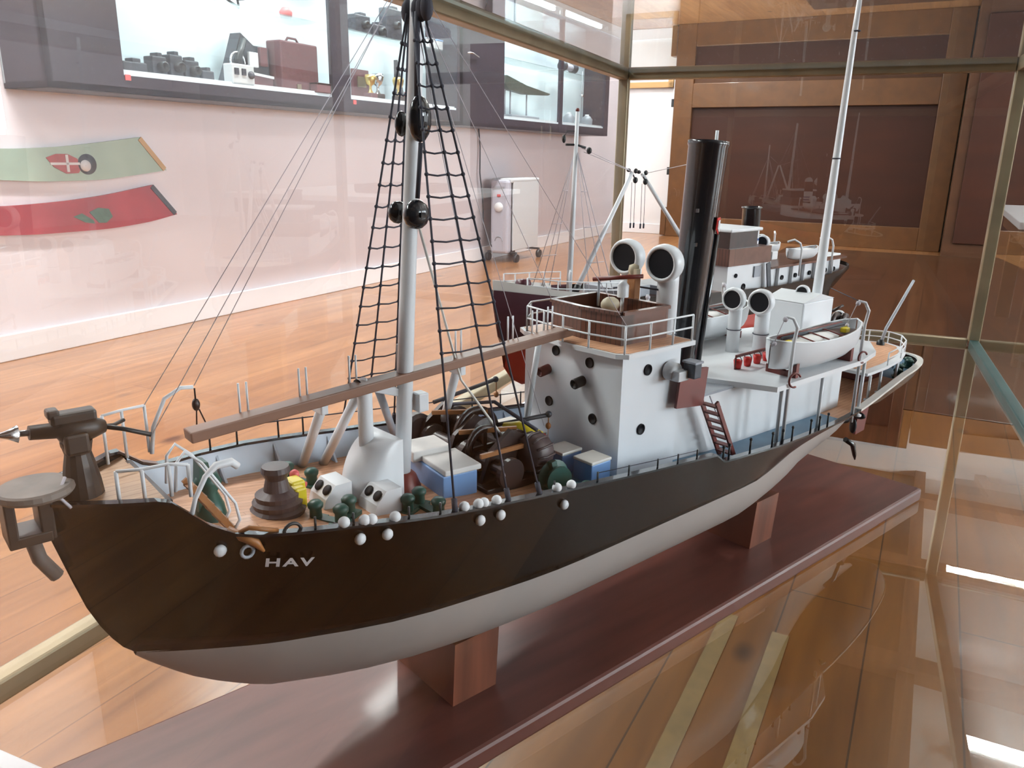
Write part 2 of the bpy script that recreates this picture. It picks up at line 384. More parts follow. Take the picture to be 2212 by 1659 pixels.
MB().box((0, 0, .01), (.5, .4, .02), bev=.003).build('tray_base', 'walnut', r)
for x, y, sx, sy in ((.245, 0, .02, .4), (-.245, 0, .02, .4), (0, .195, .5, .02), (0, -.195, .5, .02)): MB().box((x, y, .03), (sx, sy, .04)).build('tray_rim', 'scr', r)

# picture on the far wall
r = root('framed_picture', RW(8.835, -2.99, 1.60), WA, 'framed picture with a pale wooden frame hung on the far white wall', 'picture')
b = MB()
for y in (.26, -.26): b.box((0, y, .35), (.03, .06, .76), bev=.004)
for z in (.0, .70): b.box((0, 0, z), (.03, .58, .06), bev=.004)
b.build('frame', 'edge', r)
MB().box((.004, 0, .35), (.012, .47, .65)).build('picture_sheet', 'lining', r)

# ------------------------------------------------------------------ oil heater
r = root('oil_heater', RW(5.92, -3.1, 0), WA, 'pale grey oil filled radiator heater on black castors by the left wall', 'heater')
for i in range(6): MB().box((-.14 + i * .072, 0, .36), (.05, .17, .54), bev=.02).build('fin', 'heater', r)
for sy in (-.088, .088): MB().box((.04, sy, .365), (.46, .012, .55), bev=.004).build('side_cover', 'heater', r)
MB().box((.03, 0, .645), (.50, .19, .035), bev=.012).build('top_cover', 'heater', r)
cp = MB().box((-.225, 0, .36), (.075, .16, .58), bev=.02).build('control_panel', 'heaterp', r)
MB().lathe((-.262, 0, .44), (-1, 0, 0), [(.0, .02), (.035, .02), (.038, .0)], 18).build('thermostat_dial', 'white', cp)
MB().box((-.266, 0, .53), (.01, .03, .02), bev=.002).build('switch', 'red', cp)
MB().box((-.264, 0, .59), (.008, .10, .02), bev=.002).build('grip_slot', 'grey', cp)
MB().torus((-.264, 0, .17), (1, 0, 0), .035, .004, 14, 6, a0=0, a1=pi).build('cord_hook', 'grey', cp)
for sx in (-.2, .22):
    MB().box((sx, 0, .075), (.03, .26, .014)).build('axle', 'blackm', r)
    for sy in (-.13, .13):
        MB().tube([(sx, sy - .014, .033), (sx, sy + .014, .033)], .033, 14).tube([(sx, sy, .04), (sx, sy, .08)], .008, 6).build('castor', 'blackm', r)
pts = []
for i in range(26):
    t = i / 25; pts.append((-.29 - .10 * sin(t * 5) * (1 - t) - t * .02, .10 + .035 * sin(t * 9), .50 * (1 - t) + .012))
pts = [(-.26, .02, .2)] + [(-.30, .07, .35)] + [(-.33, .10, .6), (-.33, .12, 1.0)] 
MB().tube([(-.25, .05, .10), (-.27, .09, .16), (-.3, .12, .3), (-.28, .14, .5), (-.31, .15, .7), (-.29, .16, .9), (-.3, .168, 1.04)], .006, 6).build('power_cord', 'blackm', r)

# ------------------------------------------------------------------ painted curved boards on the left wall
def curved_board(name, top, bot, mat, edge, label):
    r = root(name, RW(1.2, -3.258, bot[1][1]), WA, label, 'painted board'); z0 = bot[1][1]; n = 28; b = MB()
    T = [(top[0][0] + (top[-1][0] - top[0][0]) * i / n) for i in range(n + 1)]; Bq = [(bot[0][0] + (bot[-1][0] - bot[0][0]) * i / n) for i in range(n + 1)]
    tp = [(x - 1.2, 0, smooth(x, top) - z0) for x in T]; bt = [(x - 1.2, 0, smooth(x, bot) - z0) for x in Bq]
    b.skin([[b.bm.verts.new(p) for p in (t_, V(t_) + V((0, .018, 0)), V(b_) + V((0, .018, 0)), b_)] for t_, b_ in zip(tp, bt)], sm=False); b.build('painted_panel', mat, r)
    e0, e1 = V(tp[-1]), V(bt[-1]); MB().bar(e0 + V((-.012, -.002, -.006)), e1 + V((-.012, -.002, .004)), .004, .022).build('end_edging', edge, r)
    return r, z0
g, z0 = curved_board('curved_painted_board', [(1.2, .90), (1.55, .852), (1.917, .836), (2.105, .844), (2.316, .866), (2.54, .895)], [(1.2, .79), (1.55, .738), (1.897, .716), (2.084, .708), (2.294, .710), (2.481, .727), (2.659, .748)], 'boardg', 'edge', 'pale green curved board painted with a red shield, upper one on the left wall')
# emblem: a red shield with a pale cross, beside a dark oval
MB().prism([(x - 1.2, -.0005, z - z0) for x, z in ((2.075, .803), (2.12, .818), (2.17, .818), (2.21, .80), (2.235, .77), (2.21, .74), (2.155, .738), (2.105, .765))], (0, -.002, 0)).build('shield_emblem', 'shieldred', g)
MB().box((.955, -.0035, .7785 - z0), (.13, .002, .010)).box((.965, -.0035, .780 - z0), (.012, .002, .07)).build('shield_cross', 'emw', g)
MB().lathe((1.055, -.0008, .776 - z0), (0, -1, 0), [(0.001, .002), (.043, .002), (.043, 0)], 24).build('oval_emblem', 'devgrey', g)
MB().lathe((1.045, -.0032, .770 - z0), (0, -1, 0), [(0.001, .002), (.024, .002), (.024, 0)], 20).build('oval_centre', 'emw', g)
g, z0 = curved_board('curved_painted_board', [(1.2, .665), (1.55, .632), (1.881, .617), (2.071, .623), (2.283, .640), (2.578, .682)], [(1.2, .56), (1.55, .522), (1.862, .504), (2.052, .497), (2.263, .497), (2.5, .511), (2.694, .541)], 'boardr', 'devgrey', 'dull red curved board with a small green emblem, lower one on the left wall')
MB().prism([(x - 1.2, -.0005, z - z0) for x, z in ((2.16, .56), (2.20, .572), (2.25, .54), (2.255, .525), (2.21, .533))], (0, -.002, 0)).prism([(x - 1.2, -.0005, z - z0) for x, z in ((2.235, .575), (2.28, .592), (2.33, .585), (2.345, .55), (2.31, .525), (2.275, .527))], (0, -.002, 0)).build('leaf_emblem', 'emg', g)

# ------------------------------------------------------------------ wall cabinets
def cabinet(a0, a1, z0, z1, label, glaz, shelves, side_w):
    """local x from a0, y=0 at the front face, +y towards the wall"""
    r = root('wall_cabinet', RW(a0, -3.0, z0), WA, label, 'display cabinet'); L_ = a1 - a0; H_ = z1 - z0; D = .272
    MB().box((L_ / 2, D / 2, .012), (L_, D, .024)).build('underside', 'cabwood', r)
    MB().box((L_ / 2, D / 2, H_ - .012), (L_, D, .024)).build('top', 'cabwood', r)
    MB().box((side_w / 2, .011, H_ / 2), (side_w, .022, H_)).build('wooden_door', 'cabwood', r)
    for x_ in (.012, L_ - .012): MB().box((x_, D / 2, H_ / 2), (.024, D, H_)).build('side_panel', 'cabwood', r)
    MB().box((L_ / 2, D - .006, H_ / 2), (L_, .012, H_ - .04)).build('back_panel', 'cabin_in', r)
    MB().box((L_ / 2 + side_w / 2, .13, .075), (L_ - side_w, .24, .02)).build('inner_floor', 'cabin_in', r)
    MB().box((L_ / 2 + side_w / 2, .011, .035), (L_ - side_w, .022, .07)).build('front_rail', 'cabwood', r)
    MB().box((L_ / 2, D / 2, (H_ + 2.99 - z0) / 2), (L_, D, 2.99 - z0 - H_ - .004), bev=.004).build('upper_locker', 'cabwood', r)
    xs = side_w
    for (g0, g1) in glaz:
        g0 -= a0; g1 -= a0
        if g0 > xs + .02: MB().box(((xs + g0) / 2, .011, H_ / 2), (g0 - xs, .024, H_)).build('mullion', 'cabwood', r)
        MB().poly([(g0, .012, .07), (g1, .012, .07), (g1, .012, H_ - .03), (g0, .012, H_ - .03)]).build('glass_door', 'cabglass', r)
        MB().box(((g0 + g1) / 2, .03, .088), (g1 - g0, .012, .012)).build('light_sill', 'white', r)
        for z in shelves: MB().box(((g0 + g1) / 2, .14, z - z0), (g1 - g0 - .01, .2, .006)).build('glass_shelf', 'cabglass', r)
        MB().box(((g0 + g1) / 2, .06, H_ - .035), (g1 - g0 - .1, .03, .02)).build('fill_strip', 'strip', r)  # added unseen glowing strip that brightens the cabinet inside
        xs = g1
    if xs < L_ - .03: MB().box(((xs + L_) / 2, .011, H_ / 2), (L_ - xs, .024, H_)).build('mullion', 'cabwood', r)
    return r
c1 = cabinet(1.96, 4.90, 1.06, 2.05, 'long dark wall cabinet with two lit glass doors holding cameras, cases and trophies', [(2.29, 3.58), (3.73, 4.87)], (1.50,), .33)
c2 = cabinet(4.94, 7.70, 1.035, 2.05, 'dark wall cabinet at the far end with narrower glass doors and a plain wooden door', [(5.54, 6.55), (6.61, 7.60)], (1.55,), .6)
MB().tube([(.04, -.012, .475), (.10, -.018, .478), (.20, -.012, .462)], .006, 6).build('door_handle', 'silver', c2)
for x, z in ((.345, .062), (1.80, .055)): MB().box((x, -.003, z), (.025, .004, .022)).build('orange_sticker', 'pink', c1)

def item(name, a, z, label, cat, fn, group=None, b=-3.12):
    r = root(name, RW(a, b, z), WA, label, cat, group); fn(r); return r
ZF = 1.147
def camera_fn(w, h, lens=True):
    def f(r):
        MB().box((0, 0, h / 2), (w, .06, h), bev=.006).box((w * .1, 0, h + .006), (w * .35, .05, .02), bev=.004).build('camera_body', 'devgrey', r)
        if lens: MB().lathe((w * .05, -.03, h * .48), (0, -1, 0), [(.022, 0), (.022, .03), (.016, .032), (.0, .02)], 14).build('lens', 'blackm', r)
    return f
cams = [(2.42, .12, .05, 'flat black camera nearest the orange sticker on the cabinet sill'), (2.545, .075, .085, 'black camera with a short lens, second along the cabinet floor'),
        (2.635, .07, .10, 'tallest of the black cameras on the cabinet floor'), (2.72, .08, .085, 'black boxy camera fourth along the cabinet floor'), (2.81, .07, .05, 'small low dark camera beside the white projector box')]
for a, w, h, lb in cams: item('old_camera', a, ZF, lb, 'camera', camera_fn(w, h, h > .06), 'old cameras on the cabinet floor')
def fwbox(r):
    MB().box((0, 0, .045), (.14, .06, .09), bev=.006).build('projector_case', 'white', r)
    for x in (-.045, 0): MB().box((x, -.032, .055), (.025, .006, .03)).build('dark_dial', 'devgrey', r)
    MB().lathe((.045, -.030, .045), (0, -1, 0), [(.018, 0), (.018, .008), (0, .009)], 14).build('lens', 'devgrey', r)
item('white_projector', 2.955, ZF, 'small white box with dark dials on the cabinet floor', 'projector', fwbox, b=-3.045)
def fapp(r):
    b = MB()
    b.prism([(-.13, -.03, .0), (.16, -.03, .0), (.16, -.03, .2), (.06, -.03, .2), (-.02, -.03, .25), (-.07, -.03, .13)], (0, .07, 0)); b.build('machine_body', 'devgrey', r)
    MB().tube([(-.10, -.05, .05), (-.02, -.05, .22)], .016, 8).build('arm', 'blackm', r)
    MB().torus((-.07, -.05, .11), (0, 1, 0), .045, .006, 16, 6).build('reel', 'silver', r)
    MB().box((.03, -.05, .13), (.06, .02, .07), bev=.004).build('pale_plate', 'white', r)
    MB().box((.10, -.05, .15), (.05, .02, .09), bev=.004).build('dark_cover', 'redbox', r)
    MB().bar((-.01, -.06, .065), (.15, -.06, .055), .02, .012).build('white_lever', 'white', r)
    MB().box((.06, -.045, .03), (.18, .03, .05)).build('foot', 'redbox', r)
item('film_machine', 3.09, ZF, 'dark old film machine with a white lever beside a red brown case', 'machine', fapp, b=-3.165)
def fcase(r):
    MB().box((0, 0, .12), (.28, .10, .24), bev=.008).build('case_body', 'redbox', r)
    MB().box((-.02, -.052, .02), (.03, .006, .03)).build('clasp', 'brass', r)
    MB().tube([(-.05, 0, .238), (-.03, 0, .262), (.03, 0, .262), (.05, 0, .238)], .006, 6).build('handle', 'redbox', r)
item('leather_case', 3.40, ZF, 'square red brown carrying case standing in the cabinet', 'case', fcase, b=-3.11)
def fsb(r):
    MB().box((0, 0, .022), (.11, .05, .044), bev=.004).build('box_body', 'redbox', r)
    MB().box((0, 0, .046), (.114, .054, .008), bev=.002).build('lid', 'darkbrown', r)
item('small_wooden_box', 3.515, ZF, 'small dark wooden box in the cabinet corner before the red brown case', 'box', fsb, b=-3.03)
def ftripod(r):
    b = MB(); b.tube([(-.12, 0, .05), (.02, 0, .0)], .006, 6).tube([(.02, 0, .0), (.0, 0, .09)], .006, 6).tube([(0, 0, .09), (-.12, 0, .05)], .006, 6).build('bracket_arm', 'blackm', r)
    MB().box((.02, 0, .06), (.05, .04, .05), bev=.004).build('bracket_head', 'devgrey', r)
item('metal_bracket', 3.04, 1.505, 'black triangular metal bracket on the upper cabinet shelf', 'bracket', ftripod)
def fred(r): MB().lathe((0, 0, 0), (0, 0, 1), [(.0, 0), (.03, 0), (.034, .03), (.02, .05), (0, .055)], 16).build('pot_body', 'pink', r); MB().lathe((0, 0, .05), (0, 0, 1), [(.012, 0), (.012, .012), (0, .014)], 10).build('lid_knob', 'white', r)
item('red_pot', 3.38, 1.505, 'small coral red pot on the upper cabinet shelf', 'pot', fred)
def trophy(s, cup, base):
    def f(r):
        MB().box((0, 0, .02 * s), (.07 * s, .06, .04 * s), bev=.004).build('plinth', base, r)
        MB().lathe((0, 0, .04 * s), (0, 0, 1), [(.018, 0), (.008, .02), (.008, .04), (.03 * s, .06 * s), (.04 * s, .1 * s), (.034 * s, .12 * s), (.03 * s, .118 * s), (.0, .08 * s)], 18).build('cup', cup, r)
    return f
item('trophy', 3.99, ZF, 'gold cup trophy standing nearest the cabinet mullion', 'trophy', trophy(.85, 'gold', 'redbox'), 'trophies in the cabinet', -3.06)
item('trophy', 4.10, ZF, 'silver cup trophy on a dark stand before a brown board', 'trophy', trophy(.95, 'silver', 'darkbrown'), 'trophies in the cabinet', -3.09)
item('trophy', 4.27, ZF, 'bronze medal trophy on a dark plinth beside an orange card', 'trophy', trophy(.9, 'gold', 'darkbrown'), 'trophies in the cabinet', -3.06)
def fbb(r):
    MB().box((0, 0, .085), (.15, .02, .17), bev=.003).build('plaque_board', 'redbox', r); MB().box((0, -.014, .1), (.08, .006, .06)).build('plate', 'brass', r)
item('brown_plaque', 4.02, ZF, 'dark brown plaque board leaning behind the gold trophy', 'plaque', fbb, b=-3.16)
def fcard(r): MB().box((0, 0, .032), (.04, .004, .064)).build('card_face', 'pink', r); MB().box((0, .012, .012), (.03, .02, .02)).build('card_foot', 'white', r)
item('orange_card', 4.34, ZF, 'small orange card standing beside the bronze trophy', 'card', fcard, b=-3.05)
def fcone(r):
    MB().prism([(-.02, 0, 0), (.06, 0, 0), (-.02, 0, .26)], (0, .03, 0)).build('blade', 'devgrey', r); MB().box((.02, .015, .006), (.1, .07, .012)).build('foot', 'blackm', r)
item('tapered_blade', 4.40, ZF, 'grey tapered upright blade between trophies and rigging in the cabinet', 'ornament', fcone, b=-3.14)
for a, z, w, h, lb in ((3.98, 1.505, .14, .10, 'dark camera at the left end of the second door shelf'), (4.14, 1.505, .12, .07, 'dark low camera in the middle of the second door shelf'), (4.29, 1.505, .16, .18, 'large black bellows camera on the second door shelf')):
    item('shelf_camera', a, z, lb, 'camera', camera_fn(w, h), 'cameras on the upper shelf')
for a, w, lb in ((4.70, .08, 'small white box on the upper shelf by the cabinet end'), (4.80, .07, 'pale box with blue lid on the upper shelf by the cabinet end')):
    def f(r, w=w, lb=lb): MB().box((0, 0, .03), (w, .06, .06), bev=.004).build('box_body', 'white', r); MB().box((0, 0, .063), (w + .004, .064, .01), bev=.002).build('lid', 'blue' if 'blue' in lb else 'grey', r)
    item('small_box', a, 1.505, lb, 'box', f, 'boxes on the upper shelf')
def fwedge(r):
    MB().prism([(-.38, 0, .26), (-.34, 0, .32), (.0, 0, .27), (.46, 0, .235), (.42, 0, .22), (.0, 0, .20), (-.3, 0, .215)], (0, .05, 0)).build('model_hull', 'wedge', r)
    for x in (-.33, -.24, .05): MB().tube([(x, .025, .0), (x, .025, .22)], .007, 6).build('support_rod', 'grey', r)
    for i in range(4): MB().box((-.42, .03, .01 + i * .013), (.08, .05, .012)).build('stacked_sheet', 'white', r)
    MB().box((-.1, .0, .015), (.5, .10, .03), bev=.006).build('support_base', 'grey', r)
item('model_submarine', 6.15, 1.122, 'olive dark pointed model on thin rods behind the third cabinet door', 'model', fwedge)
def fstick(r):
    MB().tube([(0, 0, .0), (0, 0, .48)], .006, 6).build('rod', 'grey', r); MB().box((0, 0, .01), (.08, .08, .02)).build('foot', 'grey', r)
    MB().lathe((0, 0, .25), (0, 0, 1), [(.0, 0), (.02, .005), (.02, .02), (0, .025)], 12).build('collar', 'silver', r)
item('stand_rod', 7.30, 1.125, 'thin upright metal rod behind the last cabinet door', 'rod', fstick)
def fbarrel(r):
    MB().tube([(-.13, 0, .045), (.10, 0, .05)], .03, 10).build('barrel', 'heaterp', r); MB().ell((-.13, 0, .05), (.05, .05, .045)).build('eyepiece', 'devgrey', r); MB().ell((.10, 0, .05), (.06, .05, .05)).build('barrel_end', 'devgrey', r)
item('grey_telescope', 6.98, 1.56, 'grey blurred telescope on the shelf of the last cabinet door', 'telescope', fbarrel)
def fjar(r): MB().lathe((0, 0, 0), (0, 0, 1), [(.0, 0), (.05, 0), (.055, .06), (.03, .09), (0, .095)], 16).build('jar_body', 'grey', r); MB().lathe((0, 0, .09), (0, 0, 1), [(.02, 0), (.02, .015), (0, .016)], 12).build('lid', 'white', r)
item('grey_jar', 7.02, 1.122, 'squat grey jar on the floor of the last cabinet, first of two', 'jar', fjar, 'jars in the last cabinet')
item('grey_jar', 7.45, 1.122, 'squat grey jar on the floor of the last cabinet, beyond the thin rod', 'jar', fjar, 'jars in the last cabinet')

# ------------------------------------------------------------------ glass display case (local x across the far end, local y away from the camera)
CY = radians(-22.74); CW, CN, CH = 1.062, -2.305, .758
case = root('display_case', (.3348, 2.6073, GZ), CY, 'large brass framed glass display case enclosing both model ships', 'display case')
t = .03; h_ = t / 2
for x in (0, CW):
    for y in (0, CN): MB().box((x, y, CH / 2), (t, t, CH - .02), bev=.003).build('corner_post', 'brass', case)
for z, nm, tt in ((h_ - .012, 'bottom_rail', .024), (CH - h_, 'top_rail', .03)):
    for x in (0, CW): MB().box((x, CN / 2, z), (tt, -CN - t, tt), bev=.003).build(nm, 'tealedge' if x and nm == 'bottom_rail' else 'brass', case)
    for y in (0, CN): MB().box((CW / 2, y, z), (CW - t, tt, tt), bev=.003).build(nm, 'brass', case)
MB().box((.085, -2.197, .005), (.135, .016, .008), bev=.002).build('tube_reflection_strip', 'skirt', case)  # white strip standing in for the reflection of a fluorescent tube
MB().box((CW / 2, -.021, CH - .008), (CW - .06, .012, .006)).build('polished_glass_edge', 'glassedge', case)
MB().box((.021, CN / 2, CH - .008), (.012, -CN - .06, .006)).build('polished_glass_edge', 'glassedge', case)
def pane(pts, m, lb=None):
    o = MB().poly(pts).build('glass_pane', m, case)
    if lb: o['label'] = lb
pane([(0, 0, .012), (0, CN, .012), (0, CN, CH - .03), (0, 0, CH - .03)], 'paneL', 'side glass towards the cabinets, with a painted pale veil')
pane([(CW, 0, .012), (CW, CN, .012), (CW, CN, CH - .03), (CW, 0, CH - .03)], 'pane')
pane([(0, 0, .012), (CW, 0, .012), (CW, 0, CH - .03), (0, 0, CH - .03)], 'pane')
pane([(0, CN, .012), (CW, CN, .012), (CW, CN, CH - .03), (0, CN, CH - .03)], 'paneF')
pane([(0, 0, CH - .012), (CW, 0, CH - .012), (CW, CN, CH - .012), (0, CN, CH - .012)], 'paneT', 'greenish top glass')
pane([(0, 0, 0), (CW, 0, 0), (CW, CN, 0), (0, CN, 0)], 'paneB', 'glass floor of the case')
MB().box((.46, -.01, -.18), (.90, .045, .318), bev=.004).build('support_panel', 'block', case)['label'] = 'reddish wooden support under the far end'
MB().box((.52, CN + .03, -.18), (.98, .045, .318), bev=.004).build('support_panel', 'block', case)

# ------------------------------------------------------------------ display stand of the near ship
SY = radians(40.87); su = V((cos(SY), sin(SY), 0)); sv = V((-sin(SY), cos(SY), 0)); SO = V((.6277, 1.1105, 0)) + sv * .1035
S1 = V((SO.x, SO.y, GZ))
st = root('model_stand', S1 + V((0, 0, .0008)), SY + pi, 'wide mahogany stained base board with two wooden blocks under the near model ship', 'ship stand')
MB().box((.569, 0, .010), (1.142, .207, .020), bev=.004).build('base_board', 'stand', st)
def cradle(x0, x1):
    b = MB(); sec = [(-.046, .02), (.046, .02), (.050, .086), (.02, .0845), (-.02, .0845), (-.050, .086)]
    b.prism([(x0, y, z) for y, z in sec], (x1 - x0, 0, 0)); b.build('support_block', 'block', st)
cradle(.795, .845); cradle(.325, .375)

# ------------------------------------------------------------------ the near model ship : x to the bow, y to port (near side), z up
ship = root('model_whale_catcher', S1, SY + pi, 'large model whale catcher with dark hull, white wheelhouse and tall black funnel', 'model ship')
ZW = .165
T_ZR = [(-.112, .196), (-.05, .199), (.067, .203), (.152, .199), (.237, .193), (.312, .192), (.431, .197), (.545, .206), (.556, .206), (.572, .2175), (.676, .227), (.765, .236), (.885, .248), (.973, .259), (1.03, .2635), (1.045, .268), (1.068, .289), (1.074, .2905), (1.10, .289), (1.132, .287)]
T_BR = [(-.112, .002), (-.106, .018), (-.09, .036), (-.06, .051), (-.03, .060), (.0, .067), (.067, .079), (.15, .091), (.24, .101), (.36, .109), (.5, .1145), (.7, .1155), (.885, .1115), (.973, .100), (1.038, .077), (1.074, .055), (1.1, .035), (1.12, .017), (1.132, .003)]
T_BW = [(-.06, .002), (.0, .006), (.06, .010), (.15, .022), (.24, .044), (.34, .076), (.42, .096), (.5, .109), (.75, .110), (.9, .094), (1.0, .060), (1.05, .032), (1.094, .002)]
T_ZB = [(-.112, .188), (-.09, .178), (-.05, .166), (-.01, .155), (.02, .140), (.06, .118), (.12, .098), (.25, .086), (.9, .086), (.986, .094), (1.039, .117), (1.07, .142), (1.094, .168), (1.11, .199), (1.123, .247), (1.132, .284)]
zr = lambda x: interp(x, T_ZR)
br = lambda x: smooth(x, T_BR)
bw = lambda x: smooth(x, T_BW)
zb = lambda x: smooth(x, T_ZB)
def hb(x, z):
    lo = zb(x); hi = zr(x); B = br(x)
    if lo >= ZW - .002 or x > 1.09 or x < -.05:
        v = max(0., min(1., (z - lo) / max(1e-4, hi - lo))); return B * v**(.28 if x < .2 else 1.0)
    w = min(bw(x), B)
    if z <= ZW:
        u = max(0., min(1., (z - lo) / (ZW - lo))); k = 2.6 if .2 < x < .85 else (2.6 - 1.3 * min(1, (x - .85) / .2) if x >= .85 else 2.6 - 1.2 * min(1, (.2 - x) / .25))
        return max(.0015, w * (1 - (1 - u)**k)**(1 / 1.7))
    v = (z - ZW) / (hi - ZW); return w + (B - w) * v**((.2 + .8 * max(0, min(1, (x - .12) / .33))) if x < .45 else 1.0 if x < .95 else 1.0 + .3 * min(1, (x - .95) / .15))
XS = [-.112, -.109, -.105, -.098, -.09, -.075, -.06, -.045] + [-.03 + .03 * i for i in range(34)] 
XS = sorted(set([round(x, 4) for x in XS if x < 1.0] + [.545, .552, .558, .565, .572] + [1.0 + .0125 * i for i in range(11)] + [1.05, 1.068, 1.082, 1.094, 1.106, 1.118, 1.126, 1.132]))
def hullring(b, x, z0, z1, n, off=0.):
    pts = []
    for i in range(n + 1):
        z = z1 + (z0 - z1) * i / n; pts.append((x, hb(x, z) + off, z))
    full = pts + [(p[0], -p[1], p[2]) for p in pts[::-1]]
    return [b.bm.verts.new(p) for p in full]
b = MB(); b.skin([hullring(b, x, max(zb(x), ZW - .001) if zb(x) < zr(x) - .002 else zr(x) - .002, zr(x), 9) for x in XS], closed=False, cap=False); hull = b.build('hull', 'hull', ship)
hull['label'] = 'dark glossy topsides of the hull'
b = MB(); b.skin([hullring(b, x, zb(x), ZW, 10) for x in XS if zb(x) < ZW - .002], closed=False, cap=False); b.build('hull_bottom', 'hullbot', ship)['label'] = 'pale grey underwater hull'
# decks
def deck(name, x0, x1, zf, mat, inset=.002):
    xs = [x0] + [x for x in XS if x0 < x < x1] + [x1]; b = MB()
    rings = [[b.bm.verts.new((x, s * max(.0005, hb(x, zf(x)) - inset), zf(x) + (.0015 if s == 0 else 0))) for s in (1, 0, -1)] for x in xs]
    b.skin(rings, closed=False, cap=False, sm=False); return b.build(name, mat, ship)
zmain = lambda x: interp(x, [(-.11, .187), (.0, .188), (.25, .183), (.5, .190), (.56, .195), (.74, .209), (.9, .224), (1.05, .246), (1.07, .249)])
deck('forecastle_deck', 1.066, 1.128, lambda x: .2855, 'teak2')
deck('foredeck', .745, 1.067, zmain, 'teak')
deck('main_deck', .262, .745, zmain, 'bluedeck')
deck('aft_deck', .03, .262, zmain, 'teak')
deck('stern_deck', -.105, .03, zmain, 'bluedeck')
# forecastle bulkhead, bulwark lining and rail caps
b = MB(); x = 1.065; w0 = hb(x, .250) - .003
b.box((x, 0, .267), (.004, 2 * w0, .038)); b.build('forecastle_bulkhead', 'darkbrown', ship)
def strip(name, mat, xs, f0, f1, sides=(1, -1)):
    b = MB()
    for s in sides:
        b.skin([[b.bm.verts.new(V((f0(x)[0], s * f0(x)[1], f0(x)[2]))), b.bm.verts.new(V((f1(x)[0], s * f1(x)[1], f1(x)[2])))] for x in xs], closed=False, cap=False)
    return b.build(name, mat, ship)
xb = [x for x in XS if .572 <= x <= 1.064]
strip('bulwark_lining', 'lining', xb, lambda x: (x, hb(x, zmain(x)) - .004, zmain(x)), lambda x: (x, br(x) - .004, zr(x) - .001))
for s in (1, -1):
    for x in [.60 + .055 * i for i in range(8)]:
        y = br(x) - .005
        MB().prism([(x, s * y, zr(x) - .003), (x, s * (hb(x, zmain(x)) - .016), zmain(x)), (x, s * (hb(x, zmain(x)) - .004), zmain(x))], (.002, 0, 0)).build('bulwark_stay', 'lining', ship)
def cap(name, mat, x0, x1, w=.006, dz=.002):
    xs = [x0] + [x for x in XS if x0 < x < x1] + [x1]; b = MB()
    for s in (1, -1):
        rings = []
        for x in xs:
            y = br(x); z = zr(x)
            rings.append([b.bm.verts.new((x, s * (y + .0012), z)), b.bm.verts.new((x, s * (y + .0012), z + dz)), b.bm.verts.new((x, s * max(0, y - w), z + dz)), b.bm.verts.new((x, s * max(0, y - w), z))])
        b.skin(rings, sm=False)
    return b.build(name, mat, ship)
cap('rail_cap', 'black', .24, 1.130)
cap('stern_rail_cap', 'cream', -.111, .24, .008, .003)['label'] = 'cream rail around the stern'
# portholes / fairleads on the hull side and rail
def fairlead(x, z, r=.0042): MB().ell((x, hb(x, z) + .0018, z), (r, r * .75, r)).build('fairlead', 'white', ship)
for x, z in ((1.045, .2545), (.962, .2485), (.943, .2475), (.867, .2375), (.848, .2365), (.782, .2265)): fairlead(x, z)
for x in (.972, .958, .953, .936, .880, .867, .862, .850, .788, .772): MB().ell((x, br(x) - .002, zr(x) + .004), (.0042, .004, .004)).build('rail_fairlead', 'white', ship)
# name lettering
def lettering(txt, x, z, size, side=1):
    cu = bpy.data.curves.new('letters', 'FONT'); cu.body = txt; cu.size = size; cu.space_character = 1.25; cu.offset = .0003
    o = bpy.data.objects.new('letters', cu); COL.objects.link(o)
    dg = bpy.context.evaluated_depsgraph_get(); me = bpy.data.meshes.new_from_object(o.evaluated_get(dg)); bpy.data.objects.remove(o)
    w = max(v.co.x for v in me.vertices)
    for v in me.vertices:
        X = x - side * v.co.x * 1.3; Zz = z + v.co.y + v.co.x * -.22; v.co = (X, side * (max(hb(X + d_, Zz + e_) for d_ in (-.004, 0, .004) for e_ in (-.002, .002)) + .0006), Zz)
    me.materials.append(M['emw']); ob = bpy.data.objects.new('name_lettering', me); COL.objects.link(ob); ob.parent = ship; return ob
lettering('HAV', 1.0208, .2385, .0100)
# anchor in its pocket, hawse eye
MB().torus((1.031, hb(1.031, .253) + .003, .253), (0, 1, 0), .004, .0012, 12, 6).build('hull_shackle', 'grey', ship)
# rudder, propeller
MB().prism([(.0, -.003, .088), (.028, -.003, .086), (.03, -.003, .15), (.012, -.003, .155), (-.008, -.003, .14)], (0, .006, 0)).build('rudder', 'maroon', ship)
p = MB()
for k_ in range(4):
    a = k_ * pi / 2 + .5
    p.ell((.048, .014 * cos(a), .118 + .014 * sin(a)), (.003, .012 if abs(cos(a)) > .6 else .006, .012 if abs(sin(a)) > .6 else .006), n=8)
p.tube([(.075, 0, .118), (.042, 0, .118)], .004, 8).build('propeller', 'blackm', ship)
MB().tube([(.150, .045, .118), (.135, .05, .108), (.125, .05, .09), (.122, .05, .082)], [.004, .004, .003, .001], 6).build('bilge_guard', 'black', ship)

